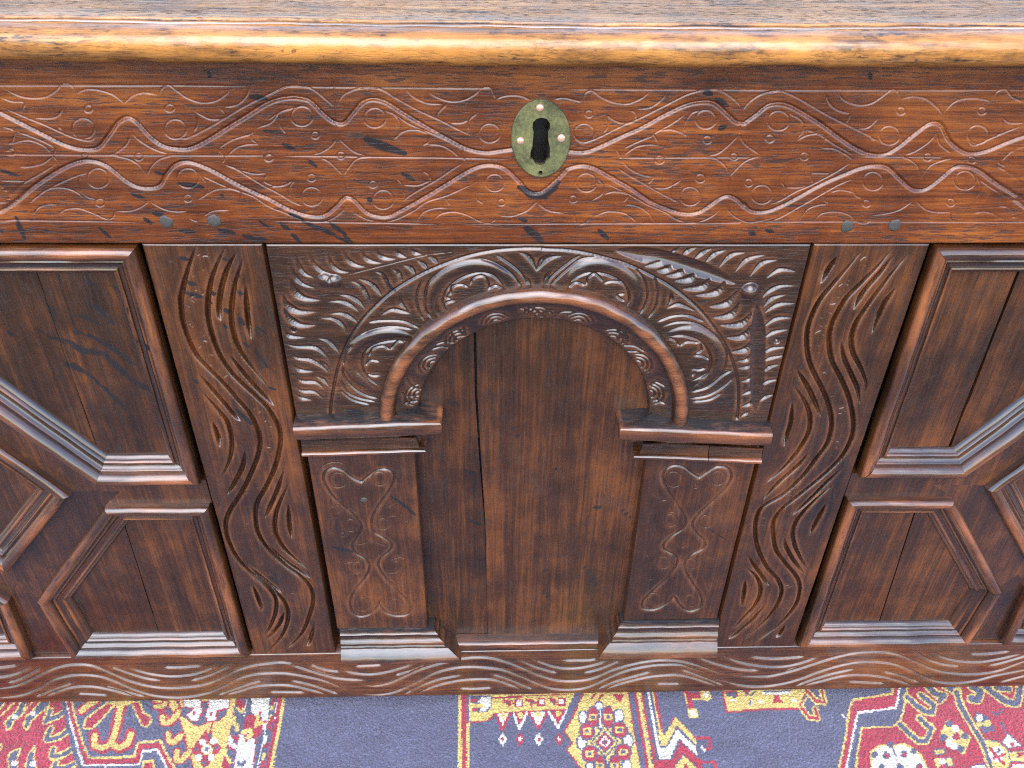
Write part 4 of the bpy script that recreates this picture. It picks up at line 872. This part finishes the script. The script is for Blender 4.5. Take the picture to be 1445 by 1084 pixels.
# strips and zigzag right of the medallion
rl('d', CR, 14, '180,0 215,240 260,520 320,824 350,1000'); rl('d', CI, 60, '215,0 255,240 300,520 345,824 370,1000'); rl('d', CR, 24, '250,0 290,240 335,520 385,824 410,1000'); rl('d', CY, 38, '285,0 325,240 375,520 425,824 450,1000'); rl('d', CR, 30, '325,20 370,300 430,560 480,900'); rl('d', CI, 20, '360,20 410,300 450,560 490,740')
rp('d', CR, '450,750 640,740 720,560 940,740 1010,1100 470,1100'); rp('d', CR, '470,20 480,60 560,480 590,440 660,290 870,500 900,590 600,560 520,560 430,60')
rp('d', CY, '425,20 455,20 470,180 545,485 570,480 670,305 880,520 895,600 690,400 580,600 515,600'); rl('d', CI, 12, '425,60 470,320 515,600 580,605 690,400 895,600')
rp('d', CW, '375,20 415,20 430,180 460,320 515,605 585,610 690,420 880,600 925,730 710,525 620,735 500,735 460,520', CI, 11)
rp('d', CY, '690,900 670,800 750,680 880,800 960,1000', CI, 12); rp('d', CR, '740,900 770,765 850,850 870,1000')
rl('d', CR, 34, '890,518 1015,520 1030,620 985,630'); rl('d', CW, 30, '945,615 968,640'); rl('d', CR, 34, '940,765 1070,762 1085,850')
rl('d', CR, 60, '770,40 800,90 940,75'); rl('d', CR, 55, '800,80 835,215'); rl('d', CY, 22, '850,120 940,115 1000,135'); rp('d', CW, '935,40 1010,40 1030,110 960,125', CY, 26); rp('d', CW, '810,225 880,225 900,300 815,300', CY, 18); rl('d', CY, 10, '770,60 800,210')
rp('e', CY, '50,10 860,10 800,160 780,225 400,240 100,262', CR, 17); rl('e', CI, 50, '115,95 185,100'); rl('e', CR, 18, '80,75 190,70 200,110'); rp('e', CR, '235,40 330,40 290,110', CI, 8); rl('e', CI, 20, '330,100 370,65'); rl('e', CI, 26, '320,165 325,190'); rl('e', CW, 14, '340,165 325,200')
rp('e', CR, '540,105 590,105 600,150 640,185 580,165 530,190'); rl('e', CW, 30, '450,80 570,85 680,80'); rl('e', CI, 18, '450,68 570,72 690,66'); rl('e', CW, 24, '400,160 440,165'); rl('e', CW, 22, '700,150 740,155'); rl('e', CW, 20, '140,155 190,150')
rl('e', CR, 26, '840,60 930,160 1010,170 985,60', CY, 15); rl('e', CR, 26, '800,225 870,310 950,320 920,225', CY, 15); rl('e', CY, 16, '790,210 830,150 860,120')
# right field
rp('g', CI, '-60,700 20,300 130,0 1600,0 1600,1100 -60,1100'); rp('g', CR, '120,160 150,140 440,90 450,20 1600,20 1600,1100 20,1100 20,680 80,400')
rp('g', CI, '170,255 470,215 490,20 545,20 540,140 490,310 470,345 200,365 140,680 140,1100 40,1100 80,680 150,300')
rp('g', CR, '205,370 470,350 500,310 540,160 560,20 1600,20 1600,1100 140,1100')
rl('g', CY, 16, '20,700 70,450 100,220 130,150 430,105 440,20'); rl('g', CW, 15, '60,760 120,470 155,300 170,248 460,210 500,20'); rl('g', CY, 15, '150,700 165,560 200,365 440,350 480,330 500,290 540,150 552,20')
for q in ('545,125 620,195 690,245 740,250 755,190 700,150 650,110', '490,335 560,405 630,465 690,465 735,375 690,340 640,290'): rl('g', CI, 34, q, CY, 13)
rl('g', CI, 40, '700,30 760,100 830,120 800,150', CY, 12); rl('g', CR, 12, '700,90 790,175')
rl('g', CI, 52, '850,40 930,90', CY, 14); rl('g', CI, 32, '925,90 960,200 1040,330 1120,470 1200,660 1300,900', CY, 15)
rl('g', CI, 50, '1040,40 1110,90 1090,150 1040,140', CY, 14); rl('g', CI, 44, '1150,40 1220,100 1320,170 1395,175 1420,40', CY, 14); rl('g', CI, 36, '1230,50 1330,65', CY, 13)
rp('g', CY, '850,300 1040,435 985,580 795,430'); 
for x, y, c_ in ((870, 335, CI), (920, 375, CW), (990, 430, CI), (870, 480, CW), (825, 440, CI), (955, 525, CI), (910, 505, CW), (925, 430, CR), (855, 385, CY), (975, 470, CY)): rd('g', c_, x, y, 30)
rd('g', CW, 905, 440, 24); rd('g', CR, 918, 432, 22)
rp('g', CI, '1085,240 1170,275 1225,395 1130,400 1060,290'); rd('g', CW, 1105, 285, 26); rd('g', CY, 1165, 330, 30); rd('g', CY, 1105, 335, 24); rl('g', CI, 14, '1200,240 1240,270 1290,210'); rl('g', CI, 18, '1275,325 1305,400')
rp('g', CW, '1320,405 1430,500 1330,520 1280,480', CI, 10); rd('g', CR, 1355, 490, 18); rp('g', CY, '1130,460 1230,465 1320,530 1350,620 1290,760 1220,700 1160,540', CI, 8); rd('g', CW, 1235, 570, 62); rl('g', CR, 22, '1180,520 1250,600 1290,640'); rl('g', CR, 22, '1290,570 1210,600'); rd('g', CI, 1250, 545, 16)
rp('g', CY, '1325,550 1600,520 1600,640 1340,620', CI, 8); rl('g', CR, 20, '1400,560 1445,560 1400,590'); rp('g', CW, '1040,655 1140,640 1200,760 1040,760', CI, 8); rp('g', CW, '1370,640 1600,640 1600,760 1340,700')
rp('g', CW, '275,545 330,505 390,500 440,520 450,500 520,490 600,530 660,590 700,680 720,800 280,800 270,640', CY, 15); rp('g', CR, '450,800 475,620 560,800'); rl('g', CI, 8, '430,510 470,620')
for x, y in ((385, 580), (520, 570), (640, 665)): rd('g', CI, x, y, 28); rd('g', CR, x+4, y, 18)
for x, y in ((418, 495), (297, 570), (595, 545), (492, 665), (350, 665)): rd('g', CI, x, y, 24)
rp('g', CY, '750,530 830,520 840,560 760,575', CI, 12); rp('g', CY, '840,590 890,590 905,655 855,660', CI, 10); rp('g', CY, '755,600 795,600 800,665 775,670'); rd('g', CW, 818, 625, 28); rl('g', CW, 10, '45,270 75,288')

def paint(px, base):
    n = len(px); col = np.tile(np.array(base), (n, 1)); x, y = px[:, 0], px[:, 1]
    for kind, c, hw, p in RUG:
        m = np.nonzero((x > p[:, 0].min()-hw) & (x < p[:, 0].max()+hw) & (y > p[:, 1].min()-hw) & (y < p[:, 1].max()+hw))[0]
        if not len(m): continue
        xm, ym = x[m], y[m]
        if kind == 'p':
            ins = np.zeros(len(m), bool)
            for i in range(len(p)):
                (x0, y0), (x1, y1) = p[i], p[(i+1) % len(p)]
                k = (y0 > ym) != (y1 > ym)
                if k.any(): ins ^= k & (xm < (x1-x0)*(ym-y0)/(y1-y0+1e-12)+x0)
        else:
            ins = np.zeros(len(m), bool)
            for i in range(len(p)-1):
                a, b = p[i], p[i+1]; ab = b-a; t = np.clip(((xm-a[0])*ab[0]+(ym-a[1])*ab[1])/(ab@ab+1e-9), 0, 1)
                ins |= np.hypot(xm-a[0]-ab[0]*t, ym-a[1]-ab[1]*t) < hw
        col[m[ins]] = c
    return col
RX0, RX1, RY0, RY1 = -1.3, 1.3, -.55, 1.05
xs = axis(RX0, RX1, -.58, .58, .0009, .03); ys = axis(RY0, RY1, -.095, .032, .0009, .03)
X, Y = np.meshgrid(xs, ys)
# each knot takes one colour of wool: the edges of the pattern step from knot to knot
kx_, ky_ = .0013, .0011
Xk = (np.floor(X/kx_)+.5)*kx_; Yk = (np.floor(Y/ky_)+.5)*ky_
hsh = np.sin(np.floor(Y/ky_)*12.9898+np.floor(X/kx_)*78.233)*43758.5453; hsh = hsh-np.floor(hsh)
near = (Y > -.12) & (np.abs(X) < .75)
pts = np.stack([Xk+(hsh-.5)*.0009, Yk, np.full_like(X, RZ)], -1)
col = np.tile(np.array(CI), (X.size, 1)); nm = near.ravel(); col[nm] = paint(P(pts.reshape(-1, 3)[nm]), CI)
h2 = np.sin(np.floor(Y/ky_)*39.346+np.floor(X/kx_)*11.135)*24634.63; h2 = h2-np.floor(h2)
col = col*(.80+.40*h2.ravel()[:, None])
Zr = RZ-.0012+.0011*RNG.random(X.shape)*near*1.5+.0006*np.sin(X*70)*np.sin(Y*95)
nz, nx = X.shape; idx = np.arange(nz*nx).reshape(nz, nx)
rug = link('rug', np.stack([X, Y, Zr], -1).reshape(-1, 3), np.stack([idx[:-1, :-1], idx[:-1, 1:], idx[1:, 1:], idx[1:, :-1]], -1).reshape(-1, 4), MAT['ground'])
ca = rug.data.color_attributes.new('wool', 'FLOAT_COLOR', 'POINT'); ca.data.foreach_set('color', np.hstack([col, np.ones((len(col), 1))]).astype(np.float32).ravel())
m, n, l, b = nodes('knotted_wool'); at_ = n.new("ShaderNodeAttribute"); at_.attribute_name = 'wool'; tc = n.new("ShaderNodeTexCoord")
ab = noise(n, l, mapping(n, l, tc.outputs['Object'], (20, 60, 1)), 1, 4, .6); fz = noise(n, l, tc.outputs['Object'], 620, 3, .75)
k = mth(n, l, 'ADD', mth(n, l, 'MULTIPLY', ab, .75), mth(n, l, 'MULTIPLY', fz, 1.1)); k = mth(n, l, 'ADD', k, .0)
hv = n.new("ShaderNodeHueSaturation"); l.new(at_.outputs['Color'], hv.inputs['Color']); l.new(k, hv.inputs['Value']); l.new(hv.outputs[0], b.inputs['Base Color'])
b.inputs['Roughness'].default_value = .85; b.inputs['Sheen Weight'].default_value = .35; b.inputs['Sheen Roughness'].default_value = .5
bp = n.new("ShaderNodeBump"); bp.inputs['Strength'].default_value = .6; bp.inputs['Distance'].default_value = .002; l.new(fz, bp.inputs['Height']); l.new(bp.outputs[0], b.inputs['Normal'])
rug.data.materials.clear(); rug.data.materials.append(m)
rug['label'] = 'knotted wool rug in indigo, red and yellow with hooked motifs under the chest'; rug['category'] = 'rug'
G = 40
g = link('ground', [(-G, -G, RZ-.012), (G, -G, RZ-.012), (G, G, RZ-.012), (-G, G, RZ-.012)], [(0, 1, 2, 3)], 'ground'); g['kind'] = 'structure'
